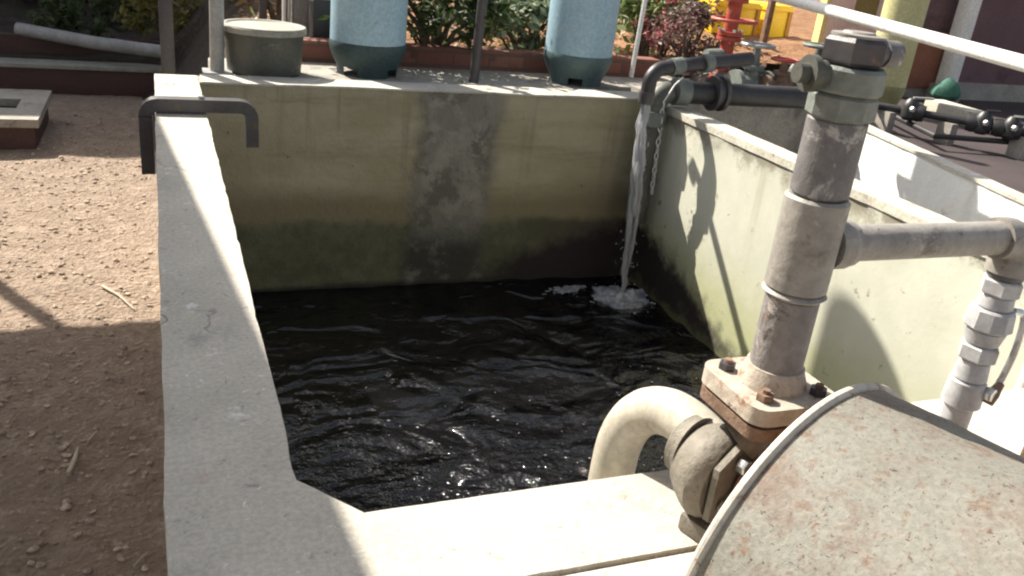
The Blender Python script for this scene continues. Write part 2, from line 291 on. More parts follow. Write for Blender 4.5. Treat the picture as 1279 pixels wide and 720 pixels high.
# ------------------------------------------------------------------ mesh helpers
_t = bmesh.new(); bmesh.ops.create_icosphere(_t, subdivisions=1, radius=1.0)
_t.verts.index_update(); ICO_V = [v.co.copy() for v in _t.verts]; ICO_F = [[v.index for v in f.verts] for f in _t.faces]; _t.free()
class MB:
    def __init__(s): s.bm = bmesh.new()
    def blob(s, fn):
        vs_ = [s.bm.verts.new(fn(v)) for v in ICO_V]
        for f in ICO_F: s.bm.faces.new([vs_[i] for i in f])
        return s
    def box(s, a, b, rz=0.0, piv=None):
        a, b = Vector(a), Vector(b)
        r = bmesh.ops.create_cube(s.bm, size=1)
        mat = Matrix.Translation((a + b) / 2) @ Matrix.Diagonal((*(b - a), 1))
        if rz:
            p = Vector(piv) if piv is not None else (a + b) / 2
            mat = Matrix.Translation(p) @ Matrix.Rotation(rz, 4, 'Z') @ Matrix.Translation(-p) @ mat
        bmesh.ops.transform(s.bm, matrix=mat, verts=r['verts']); return s
    def bar(s, p, q, wx, wy):
        """square-section bar from p to q"""
        p, q = Vector(p), Vector(q); d = q - p
        r = bmesh.ops.create_cube(s.bm, size=1)
        mat = Matrix.Translation((p + q) / 2) @ d.to_track_quat('Z', 'Y').to_matrix().to_4x4() @ Matrix.Diagonal((wx, wy, d.length, 1))
        bmesh.ops.transform(s.bm, matrix=mat, verts=r['verts']); return s
    def tube(s, pts, rad, seg=20, caps=True):
        pts = [Vector(p) for p in pts]; n = len(pts)
        rads = rad if isinstance(rad, (list, tuple)) else [rad] * n
        up = None; rings = []
        for i, p in enumerate(pts):
            d = (pts[min(i + 1, n - 1)] - pts[max(i - 1, 0)]).normalized()
            if up is None:
                up = d.orthogonal().normalized()
            up = (up - d * up.dot(d)).normalized(); sd = d.cross(up)
            rings.append([s.bm.verts.new(p + (up * math.cos(2 * PI * k / seg) + sd * math.sin(2 * PI * k / seg)) * rads[i]) for k in range(seg)])
        for a, b in zip(rings, rings[1:]):
            for k in range(seg): s.bm.faces.new((a[k], a[(k + 1) % seg], b[(k + 1) % seg], b[k]))
        if caps:
            s.bm.faces.new(rings[0][::-1]); s.bm.faces.new(rings[-1])
        return s
    def lathe(s, base, axis, prof, seg=32):
        """prof: (distance along axis, radius) pairs; closes ends with caps. Duplicate points keep a crease."""
        base = Vector(base); axis = Vector(axis).normalized(); up = axis.orthogonal().normalized(); sd = axis.cross(up)
        rings = []
        for (t, r) in prof:
            rings.append([s.bm.verts.new(base + axis * t + (up * math.cos(2 * PI * k / seg) + sd * math.sin(2 * PI * k / seg)) * max(r, 1e-4)) for k in range(seg)])
        for a, b in zip(rings, rings[1:]):
            for k in range(seg): s.bm.faces.new((a[k], a[(k + 1) % seg], b[(k + 1) % seg], b[k]))
        s.bm.faces.new(rings[0][::-1]); s.bm.faces.new(rings[-1])
        return s
    def prism(s, pts, z0, z1):
        """vertical prism over a polygon of (x, y)"""
        lo = [s.bm.verts.new((p[0], p[1], z0)) for p in pts]; hi = [s.bm.verts.new((p[0], p[1], z1)) for p in pts]
        n = len(pts)
        s.bm.faces.new(lo[::-1]); s.bm.faces.new(hi)
        for k in range(n): s.bm.faces.new((lo[k], lo[(k + 1) % n], hi[(k + 1) % n], hi[k]))
        return s
    def hexnut(s, c, axis, r, h): return s.lathe(Vector(c) - Vector(axis).normalized() * h / 2, axis, [(0, r * 0.93), (h * .12, r), (h * .88, r), (h, r * 0.93)], 6)
    def rough(s, amp, freq=6, cuts=0):
        if cuts: bmesh.ops.subdivide_edges(s.bm, edges=s.bm.edges[:], cuts=cuts, use_grid_fill=True)
        from mathutils import noise as N
        for v in s.bm.verts:
            v.co += Vector((N.noise(v.co * freq), N.noise(v.co * freq + Vector((9, 3, 1))), N.noise(v.co * freq + Vector((2, 7, 5))))) * amp
        return s
    def bevel(s, w_, seg=2):
        es = [e for e in s.bm.edges if len(e.link_faces) == 2 and e.calc_face_angle(0) > 0.6]
        bmesh.ops.bevel(s.bm, geom=es, offset=w_, segments=seg, affect='EDGES', profile=0.6, clamp_overlap=True); return s
    def build(s, name, m, parent=None, smooth=True):
        bmesh.ops.recalc_face_normals(s.bm, faces=s.bm.faces[:])
        root = parent
        off = Vector((0, 0, 0))
        while root is not None:
            off += root.location; root = root.parent
        if off.length > 0:
            for v in s.bm.verts: v.co -= off
        me = bpy.data.meshes.new(name); 
        if smooth:
            for f in s.bm.faces: f.smooth = True
            for e in s.bm.edges:
                if len(e.link_faces) == 2 and e.calc_face_angle(0) > 0.55: e.smooth = False
        s.bm.to_mesh(me); s.bm.free()
        me.materials.append(M[m] if isinstance(m, str) else m)
        o = bpy.data.objects.new(name, me); COL.objects.link(o)
        if parent is not None: o.parent = parent
        return o

def thing(name, label, cat, loc, group=None):
    o = bpy.data.objects.new(name, None); COL.objects.link(o); o.location = loc; o.empty_display_size = .1
    o['label'] = label; o['category'] = cat
    if group: o['group'] = group
    return o
def tag(o, label, cat, group=None):
    o['label'] = label; o['category'] = cat
    if group: o['group'] = group
    return o
def recentre(o, c):
    """move a lone mesh's origin to its base"""
    c = Vector(c); o.data.transform(Matrix.Translation(-c)); o.location = c; return o
def struct(name, o): o['kind'] = 'structure'; return o
def arc(c, a, b, a0, a1, n):
    """points c + a cos t + b sin t"""
    c, a, b = Vector(c), Vector(a), Vector(b)
    return [c + a * math.cos(a0 + (a1 - a0) * i / n) + b * math.sin(a0 + (a1 - a0) * i / n) for i in range(n + 1)]

from mathutils import noise as NZ
# ------------------------------------------------------------------ ground
GZ = -0.78
def ground_h(x, y):
    d = Vector((x, y, 0))
    return GZ + 0.012 * NZ.noise(d * 2.1) + 0.008 * NZ.noise(d * 6) + 0.006 * NZ.noise(d * 15)
mb = MB()
def axis_steps(lo, hi, fine_lo, fine_hi, step):
    xs = []; x = fine_lo
    while x <= fine_hi: xs.append(x); x += step
    g = step; x = fine_lo; left = []
    while x > lo: g *= 1.6; x -= g; left.append(max(x, lo))
    g = step; x = xs[-1]; right = []
    while x < hi: g *= 1.6; x += g; right.append(min(x, hi))
    return left[::-1] + xs + right
gx = axis_steps(-600, 600, -1.6, 0.1, 0.04); gy = axis_steps(-600, 600, 0.8, 6.4, 0.045)
vv = [[mb.bm.verts.new((x, y, ground_h(x, y) if abs(x) < 20 and abs(y) < 20 else GZ)) for x in gx] for y in gy]
TX0, TX1, TY0, TY1 = 0.05, 2.5, 0.7, 4.1        # opening for the tank: the sheet dips under its floor
for row in vv:
    for v in row:
        if TX0 < v.co.x < 3.3 and 0.3 < v.co.y < 4.2: v.co.z = -1.9
for j in range(len(gy) - 1):
    for i in range(len(gx) - 1):
        mb.bm.faces.new((vv[j][i], vv[j][i + 1], vv[j + 1][i + 1], vv[j + 1][i]))
g = struct('ground', mb.build('ground', 'soil')); 

# loose clods lying on the bare soil (nobody could count them)
mb = MB(); rnd = random.Random(3)
for k in range(11000):
    y = 1.0 + 5.8 * rnd.random() ** 0.9; x = -0.07 - 1.5 * rnd.random()
    r = 0.002 + 0.011 * rnd.random() ** 7
    c = Vector((x, y, ground_h(x, y) + r * 0.25))
    rx = Matrix.Rotation(rnd.random() * 6, 3, 'Z') @ Matrix.Diagonal((r + r * rnd.random() * .6, r, r * (0.55 + .3 * rnd.random())))
    mb.blob(lambda v: (rx @ v) * (0.75 + 0.5 * rnd.random()) + c)
so_ = mb.build('soil_clods', 'clod', smooth=False); so_['kind'] = 'stuff'
tag(so_, 'small clods and grit strewn over the bare soil left of the tank', 'soil')

def twig(p, q, r, label):
    p, q = Vector(p), Vector(q); mid = (p + q) / 2 + Vector((0.006, 0.004, 0.006))
    o = MB().tube([p, mid, q], [r, r * .9, r * .5], 6).build('twig', 'pale_stick'); recentre(o, p); tag(o, label, 'twig', 'pale twigs on the soil')
def G(u, v): q = Pz(u, v, GZ); q.z = ground_h(q.x, q.y) + 0.008; return q
twig(G(128, 362), G(168, 388), 0.006, 'pale bleached twig on the sunlit soil near the shadow edge')
twig(G(86, 594), G(98, 562), 0.007, 'thicker short pale twig upright in the photo on the shaded soil')
twig(G(110, 556), G(122, 541), 0.004, 'thin pale sliver of straw on the shaded soil above a thicker twig')
twig(G(168, 712), G(186, 692), 0.003, 'pale straw on the shaded soil nearest the camera')

# ------------------------------------------------------------------ the tank
LX0, LX1, RX, BY, BY2, FY, FY0 = -0.02, 0.1624, 2.452, 4.088, 4.27, 1.0, 0.822
ZB = -1.35
tank = thing('water_tank', 'open concrete water tank with stained walls and dark water inside', 'tank', (0, 0, 0))
# left wall, front wall and the mitred corner between them were cast as one; edges a touch uneven
def wobble_poly(P, step=.03, amp=.0035, keep=()):
    out_ = []
    for i, p in enumerate(P):
        q_ = P[(i + 1) % len(P)]; d = Vector((q_[0] - p[0], q_[1] - p[1])); n_ = max(1, int(d.length / step))
        for k in range(n_):
            r_ = Vector(p[:2]) + d * k / n_
            if k and i in keep:
                nn = Vector((-d.y, d.x)).normalized(); r_ += nn * amp * (NZ.noise(Vector((r_.x * 5, r_.y * 5, i))) + .6 * NZ.noise(Vector((r_.x * 17, r_.y * 17, i))))
            if k and i in keep and NZ.noise(Vector((r_.x * 9, r_.y * 9, 5 + i))) > .52: r_ += Vector((-d.y, d.x)).normalized() * (.004 * (.5 + abs(NZ.noise(Vector((r_.x * 31, r_.y * 31, 2))))))
            out_.append(r_)
    return out_
mb = MB(); mb.prism(wobble_poly([(LX0, -1.2), (0.2, -1.2), (0.2, FY0), (1.22, FY0), (1.22, FY), (0.244, FY), (LX1, 1.098), (LX1, BY2), (LX0, BY2)], keep=(2, 4, 5, 6, 8)), ZB, 0.0)
wall_l = mb.build('side_and_front_wall', 'concrete', tank)
mb = MB(); mb.box((LX1 + .001, BY, ZB), (RX + .002, BY2, 0.002))
bmesh.ops.subdivide_edges(mb.bm, edges=mb.bm.edges[:], cuts=20, use_grid_fill=True)
for v in mb.bm.verts:
    if v.co.z > -0.01: v.co.z += 0.006 * NZ.noise(v.co * 3.3); v.co.y += 0.006 * NZ.noise(v.co * 5)
wall_b = mb.build('back_wall', 'back_plaster', tank)
mb = MB(); mb.box((LX1 + .01, BY - .004, -0.001), (RX - .002, BY2 - .002, 0.008))
bmesh.ops.subdivide_edges(mb.bm, edges=mb.bm.edges[:], cuts=24, use_grid_fill=True)
for v in mb.bm.verts:
    if v.co.y < BY + .02: v.co.y += 0.005 * NZ.noise(v.co * 8); v.co.z += .004 * NZ.noise(v.co * 6)
mb.build('coping', 'concrete', wall_b)
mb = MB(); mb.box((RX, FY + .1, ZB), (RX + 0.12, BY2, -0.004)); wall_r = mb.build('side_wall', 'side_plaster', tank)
# broad whitewashed top of the right wall
a, b = Pz(1088, 153), Pz(1263, 230)
k = (b - a) / (b.y - a.y); e0 = a + k * (BY2 + .25 - a.y); e1 = a + k * (0.9 - a.y)
mb = MB(); mb.prism(wobble_poly([(RX - .010, FY + .1), (RX + .118, FY + .1), (RX + .112, BY2), (RX - .006, BY2)], amp=.006, keep=(1, 3)), -0.030, 0.004)
mb.bevel(.004); mb.build('rim', 'rim', wall_r)
# the second, whitewashed basin beyond it
bas = thing('side_basin', 'whitewashed basin beyond the right tank wall, its far wall bright white', 'basin', (3.0, 2.6, -.9))
ew = .14
mb = MB(); mb.prism(wobble_poly([(e1.x - .13, .98), (e1.x - .06, .98), (e0.x - .06, BY2 + .25), (e0.x - .13, BY2 + .25)], amp=.004, keep=(1, 3)), ZB, -.012); fw = mb.build('far_wall', 'concrete_white', bas)
mb = MB(); mb.prism(wobble_poly([(e1.x - .138, .98), (e1.x - .055, .98), (e0.x - .055, BY2 + .25), (e0.x - .138, BY2 + .25)], amp=.005, keep=(1, 3)), -.0115, .003); mb.bevel(.002); mb.build('rim', 'concrete', fw)
mb = MB(); mb.prism([(RX + .121, BY), (e0.x - .16, BY), (e0.x - .16, BY2 + .262), (RX + .121, BY2 + .262)], ZB, -.006); mb.build('end_wall', 'concrete_old', bas)
mb = MB(); mb.prism([(RX + .121, FY0), (e1.x - .16, FY0), (e1.x - .16, FY + .098), (RX + .121, FY + .098)], ZB, .0); mb.bevel(.006); mb.build('near_wall', 'concrete', bas)
mb = MB(); mb.box((RX + .121, FY + .09, -1.0), (e0.x - .1, BY + .01, -.72)); mb.build('basin_floor', 'concrete_old', bas)
mb = MB(); mb.box((1.221, FY0, ZB), (RX + .119, FY + .098, 0.003)); mb.bevel(.006); mb.build('corner_block', 'concrete', tank)
mb = MB(); mb.box((LX1, FY0, ZB - .12), (RX, BY, ZB)); mb.build('tank_floor', 'slime', tank)
# pump apron in front of the tank, a narrow open joint between
mb = MB(); mb.box((0.204, -1.2, -0.8), (RX + 1.0, FY0 - 0.007, -0.003)); mb.bevel(.006)
struct('pump_apron', mb.build('apron_paving', 'concrete'))

# water
WZ = -1.02
mb = MB()
nx_, ny_ = 90, 110
vv = [[mb.bm.verts.new((LX1 - .01 + (RX - LX1 + .02) * i / nx_, FY - .01 + (BY - FY + .02) * j / ny_, 0)) for i in range(nx_ + 1)] for j in range(ny_ + 1)]
splash = Pz(776, 372, WZ)
for row in vv:
    for v in row:
        d = math.hypot(v.co.x - splash.x, v.co.y - splash.y)
        v.co.z = WZ + (0.006 + .010 * max(0, min(1, (2.1 - v.co.y) / .8))) * NZ.noise(Vector((v.co.x * 3.2, v.co.y * 4.5, 0))) + 0.003 * NZ.noise(Vector((v.co.x * 9, v.co.y * 11, 3))) \
                 + 0.012 * math.cos(d * 30) * math.exp(-d * 1.7)
for j in range(ny_):
    for i in range(nx_): mb.bm.faces.new((vv[j][i], vv[j][i + 1], vv[j + 1][i + 1], vv[j + 1][i]))
struct('water', mb.build('water', 'water'))

# ------------------------------------------------------------------ inlet pipe, falling water
SY = splash.y
p_el = Py(818, 86, SY)
out = Py(808, 112, SY)
far = Vector((p_el.x + 0.62, SY + 0.10, p_el.z + 0.06))
inl = thing('inlet_pipe', 'dark plastic inlet pipe bending down over the back corner of the tank', 'pipe', (far.x, far.y, 0))
pts = [far, p_el + Vector((.12, .02, .012))] + [p_el + Vector((.07 - .085 * math.sin(t), .012 - .012 * math.sin(t), .004 - .075 * (1 - math.cos(t)))) for t in [i * PI / 16 for i in range(0, 9)]]
endp = pts[-1] + Vector((-.004, 0, -.09)); pts.append(endp)
MB().tube(pts, 0.036, 18).build('pipe', 'black', inl)
MB().lathe(endp + Vector((0, 0, .0)), (0, 0, 1), [(-.01, .040), (.045, .040), (.045, .037), (.05, .037)]).build('outlet_collar', 'steel_dark', inl)
MB().lathe(p_el + Vector((.10, .017, .010)), (far - p_el), [(0, .042), (.07, .042)]).build('coupling', 'green_grey', inl)
MB().lathe(p_el + Vector((.30, .045, .03)), (far - p_el), [(0, .047), (.05, .047)]).build('coupling', 'green_grey', inl)

stream = thing('falling_water', 'thin stream of water falling from the dark inlet pipe into the tank', 'water stream', (splash.x, splash.y, WZ))
top = endp + Vector((0, 0, -.005)); pts = []; rr = []
for i in range(26):
    t = i / 25
    p = top.lerp(Vector((splash.x, splash.y, WZ)), t)
    p.x += 0.014 * NZ.noise(Vector((i * .5, 0, 0))) + 0.012 * math.sin(t * 3); p.y += 0.012 * NZ.noise(Vector((0, i * .5, 4)))
    pts.append(p); rr.append((0.020 * (1 - t) ** .7 + 0.010) * (1 + 0.35 * NZ.noise(Vector((i * .6, 3, 1)))))
rs_ = random.Random(21)
jet = MB()
for q in range(7):
    ph = rs_.random() * 6.3; sp = .022 + .012 * rs_.random(); P = []; R = []
    i0, i1 = (0, 26) if q < 3 else sorted((rs_.randrange(0, 18), rs_.randrange(12, 26)))
    if i1 - i0 < 5: i1 = min(26, i0 + 6)
    for i in range(i0, i1):
        t = i / 25
        P.append(pts[i] + Vector((math.cos(ph + t * 3) * sp * (1 - .55 * t) + .006 * NZ.noise(Vector((i * .9, q, 0))), math.sin(ph + t * 3) * sp * (1 - .5 * t), 0)))
        R.append((.0150 - .006 * t) * (1 + .55 * NZ.noise(Vector((i * .8, q * 3, 1)))) * (.35 if i in (i0, i1 - 1) else 1))
    jet.tube(P, R, 9)
jet.tube(pts[:14], [r * .8 for r in rr[:13]] + [.002], 12)
jet.rough(.004, 45).build('jet', 'stream', stream)
mb = MB(); rnd = random.Random(5)
for k in range(320):
    t = rnd.random(); p = top.lerp(Vector((splash.x, splash.y, WZ)), t) + Vector((rnd.gauss(.015, .012 + .03 * t), rnd.gauss(0, .01 + .02 * t), 0))
    r = .0012 + .003 * rnd.random() ** 2; mb.blob(lambda v: Vector((v.x * r, v.y * r, v.z * r * 2)) + p)
d_ = mb.build('droplets', 'stream', stream); d_['kind'] = 'stuff'
mb = MB()
NR, NA = 16, 56
rg = []
for i in range(NR + 1):
    f_ = i / NR; row = []
    for j in range(NA):
        a = 2 * PI * j / NA
        R_ = .15 * (1 + .45 * NZ.noise(Vector((math.cos(a) * 1.6, math.sin(a) * 1.6, 2)))) + .02 * NZ.noise(Vector((math.cos(a) * 6, math.sin(a) * 6, 7)))
        x, y = splash.x + .01 + math.cos(a) * R_ * f_ * 1.15, splash.y + math.sin(a) * R_ * f_ * .9
        z = WZ + .006 + (.055 * (1 - f_) + .012) * max(0, .45 + NZ.noise(Vector((x * 22, y * 22, 1)))) * (1 - f_ ** 4) - (.03 if i == NR else 0)
        row.append(mb.bm.verts.new((x, y, z)))
    rg.append(row)
for a_, b_ in zip(rg, rg[1:]):
    for j in range(NA): mb.bm.faces.new((a_[j], a_[(j + 1) % NA], b_[(j + 1) % NA], b_[j]))
for k in range(160):
    r = abs(rnd.gauss(0, .11)); a = rnd.random() * 2 * PI
    p = Vector((splash.x + r * math.cos(a) * 1.2, splash.y + r * math.sin(a) * .9, WZ + 0.008 + .05 * math.exp(-r * 16) * rnd.random()))
    q_ = .002 + .006 * rnd.random() ** 2; mb.blob(lambda v: Vector((v.x * q_ * 1.5, v.y * q_ * 1.3, v.z * q_ * .7)) + p)
for k in range(150):
    p = Vector((splash.x - .24 + rnd.gauss(0, .06), splash.y + .13 + rnd.gauss(0, .02), WZ + .006))
    q_ = .003 + .008 * rnd.random() ** 2; mb.blob(lambda v: Vector((v.x * q_ * 2, v.y * q_ * 1.3, v.z * q_ * .5)) + p)
fo = mb.build('splash_foam', 'foam', stream); fo['kind'] = 'stuff'

mb = MB(); rnd = random.Random(77)  # pale flecks modelled in place of sun glints on the ripples
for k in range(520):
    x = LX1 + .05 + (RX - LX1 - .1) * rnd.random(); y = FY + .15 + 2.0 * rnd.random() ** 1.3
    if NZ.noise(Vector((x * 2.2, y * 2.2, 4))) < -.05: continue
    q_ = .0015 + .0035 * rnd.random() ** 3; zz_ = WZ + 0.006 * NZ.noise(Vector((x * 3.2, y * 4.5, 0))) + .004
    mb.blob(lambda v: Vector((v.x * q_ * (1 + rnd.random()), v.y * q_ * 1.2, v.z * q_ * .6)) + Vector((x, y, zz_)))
fs = mb.build('glint_flecks', 'foam', None); fs['kind'] = 'stuff'; tag(fs, 'tiny pale flecks on the dark water standing in for sun glints', 'glints')

# white cord hanging beside the jet
c0, c1 = Py(829, 128, SY + .06), Py(815, 235, SY + .06)
mb = MB()
for k in range(13):
    p = c0.lerp(c1, k / 12); q = c0.lerp(c1, (k + .9) / 12); ax = Vector((.010, 0, 0)) if k % 2 else Vector((0, .010, 0))
    mb.tube(arc((p + q) / 2, (q - p) / 2 * 1.15, ax, 0, 2 * PI, 10), 0.0035, 6)
mb.tube([c0, c0 + Vector((.05, .0, .09)), c0 + Vector((.09, .0, .13))], .004, 6)
o = mb.build('hanging_chain', 'strap'); recentre(o, c0); tag(o, 'pale link chain hanging into the tank beside the falling water', 'chain')

# overflow pipe: thick, dark olive, bends down against the right wall in the back corner
ex, ey, r_ = RX - .085, 3.90, 0.062
ov = thing('overflow_pipe', 'thick dark olive pipe bending down inside the back right corner', 'pipe', (ex, ey, -.5))
top_z = 0.085
pts = [Vector((ex, ey, -0.62)), Vector((ex, ey, top_z - .09))] + arc((ex + .09, ey, top_z - .09), (-.09, 0, 0), (0, 0, .09), 0, PI / 2, 8) + [Vector((ex + 1.12, ey - .04, top_z))]
MB().tube(pts[:10], r_ * .92, 22).build('bend', 'olive_pot', ov); MB().tube([pts[9] + Vector((.03, 0, 0)), pts[-1]], r_ * .93, 22).build('pipe', 'black', ov)
MB().lathe((ex, ey, -.09), (0, 0, 1), [(0, r_ * 1.12), (.075, r_ * 1.12)]).build('socket', 'green_grey', ov)
MB().lathe((ex + .10, ey, top_z), (1, -.04, 0), [(0, r_ * 1.12), (.075, r_ * 1.12)]).build('socket', 'green_grey', ov)
MB().lathe((ex + .32, ey - .01, top_z), (1, -.04, 0), [(0, .09), (.02, .09), (.02, .075), (.05, .075), (.05, .09), (.07, .09)]).build('flange', 'steel_dark', ov)

# ------------------------------------------------------------------ paving, garden, kerbs behind the tank
mb = MB(); mb.box((0.24, BY2 + .004, -0.8), (2.3, 4.86, -0.014)); mb.box((2.301, BY2 + .27, -.8), (4.1, 5.4, -0.016)); mb.bevel(.008)
struct('paving', mb.build('paving', 'concrete_old'))
def garden_h(x, y):
    t = max(0, min(1, (x + 0.2) / 0.9)); t = t * t * (3 - 2 * t)
    low = -0.60 if y > 7.62 else -0.86
    z = (low * (1 - t) + 0.02 * t) + 0.025 * (y - 5)
    d = Vector((x, y, 0))
    return z + 0.05 * NZ.noise(d * 1.3) + 0.03 * NZ.noise(d * 4) + .02 * NZ.noise(d * 11)
mb = MB()
xs = [-14 + 0.5 * i for i in range(25)] + [-1.8 + 0.12 * i for i in range(60)] + [5.6 + .5 * i for i in range(20)]
ys = [4.95 + 0.1 * i for i in range(45)] + [9.6 + .6 * i for i in range(26)]
grid = {}
for j, y in enumerate(ys):
    for i, x in enumerate(xs): grid[i, j] = mb.bm.verts.new((x, y, garden_h(x, y)))
for j in range(len(ys) - 1):
    for i in range(len(xs) - 1):
        x, y = xs[i], ys[j]
        if x < -0.25 and y < 7.5: continue
        if 2.3 < x and y < 5.35: continue
        if x > 4.0 and y < 5.6: continue
        mb.bm.faces.new((grid[i, j], grid[i + 1, j], grid[i + 1, j + 1], grid[i, j + 1]))
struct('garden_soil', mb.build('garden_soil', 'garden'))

mb = MB(); mb.box((0.62, 4.87, -0.3), (2.95, 4.99, 0.10)); mb.bevel(.012)
kerb = mb.build('brick_kerb', 'brick'); recentre(kerb, (1.8, 4.93, -.3)); tag(kerb, 'low red brick kerb along the garden soil behind the tank', 'kerb')
# brown timber beam at the left
b0, b1 = Pz(-40, 113, GZ), Pz(265, 113, GZ)
by = 7.45
bt = thing('timber_beam', 'long dark brown beam lying along the ground at the back left', 'beam', (-2, by, GZ))
mb = MB(); mb.box((-7, by, GZ - .05), (0.66, by + .16, GZ + .19)); mb.bevel(.01); mb.build('beam_face', 'beam', bt)
mb = MB(); mb.box((-7, by - .02, GZ + .192), (0.66, by + .2, GZ + .225)); mb.bevel(.006); mb.build('cap_board', M['lid'], bt)
mb = MB(); mb.box((-7, by + .32, GZ), (0.6, by + .40, GZ + .38)); o = mb.build('rear_board', 'beam', bt)
# grey pipe on the slope behind the beam
p0, p1 = Pz(22, 36, GZ + .42), Pz(212, 66, GZ + .36)
o = MB().tube([p0, p0.lerp(p1, .5) + Vector((0, 0, -.015)), p1], 0.05, 14).build('loose_pipe', 'steel_grey'); recentre(o, p0); tag(o, 'long grey pipe lying aslant in the dark undergrowth behind the beam', 'pipe')

# slab with a square hole on a brown plinth at far left
zs = -0.585
q = [Pz(64, 113, zs), Pz(49, 150, zs), Pz(-60, 153, zs), Pz(-60, 112, zs)]
sl_t = thing('inspection_chamber', 'low chamber with pale slab lid and square hole at far left', 'chamber', (q[1].x - .2, q[1].y + .2, GZ))
hx = Pz(13, 131, zs)
cx0, cx1, cy0, cy1 = q[2].x, (q[0].x + q[1].x) / 2, q[1].y, q[0].y
hw = 0.10; hc = Vector((Pz(0, 131, zs).x - .03, (cy0 + cy1) / 2, 0)); hl = 0.13
mb = MB(); z0, z1 = zs - .05, zs
mb.box((cx0, cy0, z0), (hc.x - hl, cy1, z1)); mb.box((hc.x + hl, cy0, z0), (cx1, cy1, z1))
mb.box((hc.x - hl, cy0, z0), (hc.x + hl, hc.y - hl, z1)); mb.box((hc.x - hl, hc.y + hl, z0), (hc.x + hl, cy1, z1))
bmesh.ops.remove_doubles(mb.bm, verts=mb.bm.verts[:], dist=.0005)
mb.build('slab_lid', 'concrete_old', sl_t)
for (a0, a1) in (((cx0 + .03, cy0 + .03), (cx1 - .03, cy0 + .11)), ((cx0 + .03, cy1 - .11), (cx1 - .03, cy1 - .03)), ((cx1 - .11, cy0 + .112), (cx1 - .03, cy1 - .112)), ((cx0 + .03, cy0 + .112), (cx0 + .11, cy1 - .112))):
    MB().box((*a0, GZ - .05), (*a1, z0 - .001)).build('plinth_side', 'beam', sl_t)

# ------------------------------------------------------------------ U bracket straddling the left wall
yb = Pz(185, 130, .03).y; bl, br = Py(183, 130, yb), Py(313, 134, yb); zt = 0.032
br_ = thing('pipe_bracket', 'dark U shaped steel bracket straddling the left tank wall', 'bracket', (bl.x, yb, 0))
W_ = .046
x0, x1 = bl.x - .005, br.x + .005
def sq_path(pts, w_): # square tube along a path in the XZ plane
    mb = MB()
    mb.tube(pts, w_ * .72, 4); return mb
R_c = .045
pts = [Vector((x0, yb, -.235)), Vector((x0, yb, zt - R_c))] + arc((x0 + R_c, yb, zt - R_c), (-R_c, 0, 0), (0, 0, R_c), 0, PI / 2, 5) \
    + arc((x1 - R_c, yb, zt - R_c), (0, 0, R_c), (R_c, 0, 0), 0, PI / 2, 5) + [Vector((x1, yb, -.125))]
mb = MB()
def rect_sweep(mb, pts, wy, wn):
    rings = []; n = len(pts)
    for i, p in enumerate(pts):
        d = (pts[min(i + 1, n - 1)] - pts[max(i - 1, 0)]).normalized(); sd = Vector((0, 1, 0)); nn = d.cross(sd)
        rings.append([mb.bm.verts.new(p + sd * a * wy + nn * b * wn) for a, b in ((-.5, -.5), (.5, -.5), (.5, .5), (-.5, .5))])
    for a, b in zip(rings, rings[1:]):
        for k in range(4): mb.bm.faces.new((a[k], a[(k + 1) % 4], b[(k + 1) % 4], b[k]))
    mb.bm.faces.new(rings[0][::-1]); mb.bm.faces.new(rings[-1]); return mb
rect_sweep(mb, pts, .055, .048).bevel(.006).build('bent_bar', 'steel_dark', br_)
MB().box((LX0 - .024, yb - .012, -.20), (LX0 - .010, yb + .018, zt - .022)).build('inner_strap', 'chrome', br_)
MB().hexnut((x0 + .2, yb, zt + .028), (0, 0, 1), .012, .012).build('bolt', 'steel_grey', br_)

# ------------------------------------------------------------------ posts and pot at the back left
def post(px, y, zb, wd, ht, m, label, cat='post', top_dx=0.0, rnd_=False, foot=True):
    base = Py(px[0], px[1], y); base.z = zb
    t = thing('post', label, cat, base, 'uprights behind the tank')
    tp = base + Vector((top_dx, 0, ht))
    if rnd_: MB().tube([base, tp], wd / 2, 16).build('upright', m, t)
    else: MB().bar(base, tp, wd, wd).bevel(.004).build('upright', m, t)
    if foot: MB().box(base + Vector((-wd, -wd, 0)), base + Vector((wd, wd, .012))).build('foot_plate', 'steel_grey', t)
    return t
post((211, 92), 4.55, GZ, .062, 3.1, 'steel_dark', 'dark square steel post behind the tank\'s back left corner')
post((272, 95), 4.42, -.014, .066, .70, 'steel_grey', 'pale grey post standing just left of the lidded bucket', top_dx=.009, rnd_=True)
post((329, 45), 5.6, -.05, .045, 2.4, 'steel_dark', 'slim dark post rising behind the lidded bucket')
pr = post((592, 102), 4.40, -.014, .052, .70, 'steel_dark', 'dark round post between the two blue vessels', top_dx=.018, rnd_=True)
MB().tube([Vector((.24, 4.40, .66)), Vector((1.93, 4.40, .66)), Vector((1.97, 4.40, .64)), Vector((1.98, 4.40, .58))], .024, 12).build('top_rail', 'steel_dark', pr)

pc = Vector((0.485, 4.50, -.014))
pot = thing('lidded_bucket', 'squat dark olive bucket with dusty lid on the back wall', 'bucket', pc)
MB().lathe(pc, (0, 0, 1), [(0, .168), (.01, .176), (.19, .188), (.2, .190)], 36).build('bucket_body', 'olive_pot', pot)
MB().lathe(pc + Vector((0, 0, .195)), (0, 0, 1), [(0, .195), (.004, .203), (.026, .203), (.034, .197), (.034, .18), (.027, .17), (.03, 0.0)], 40).build('lid', 'lid', pot)
MB().tube(arc(pc + Vector((-.205, -.04, .17)), (0, 0, .03), (-.018, -.02, 0), 0, PI, 6), .006, 6).build('handle_lug', 'steel_grey', pot)

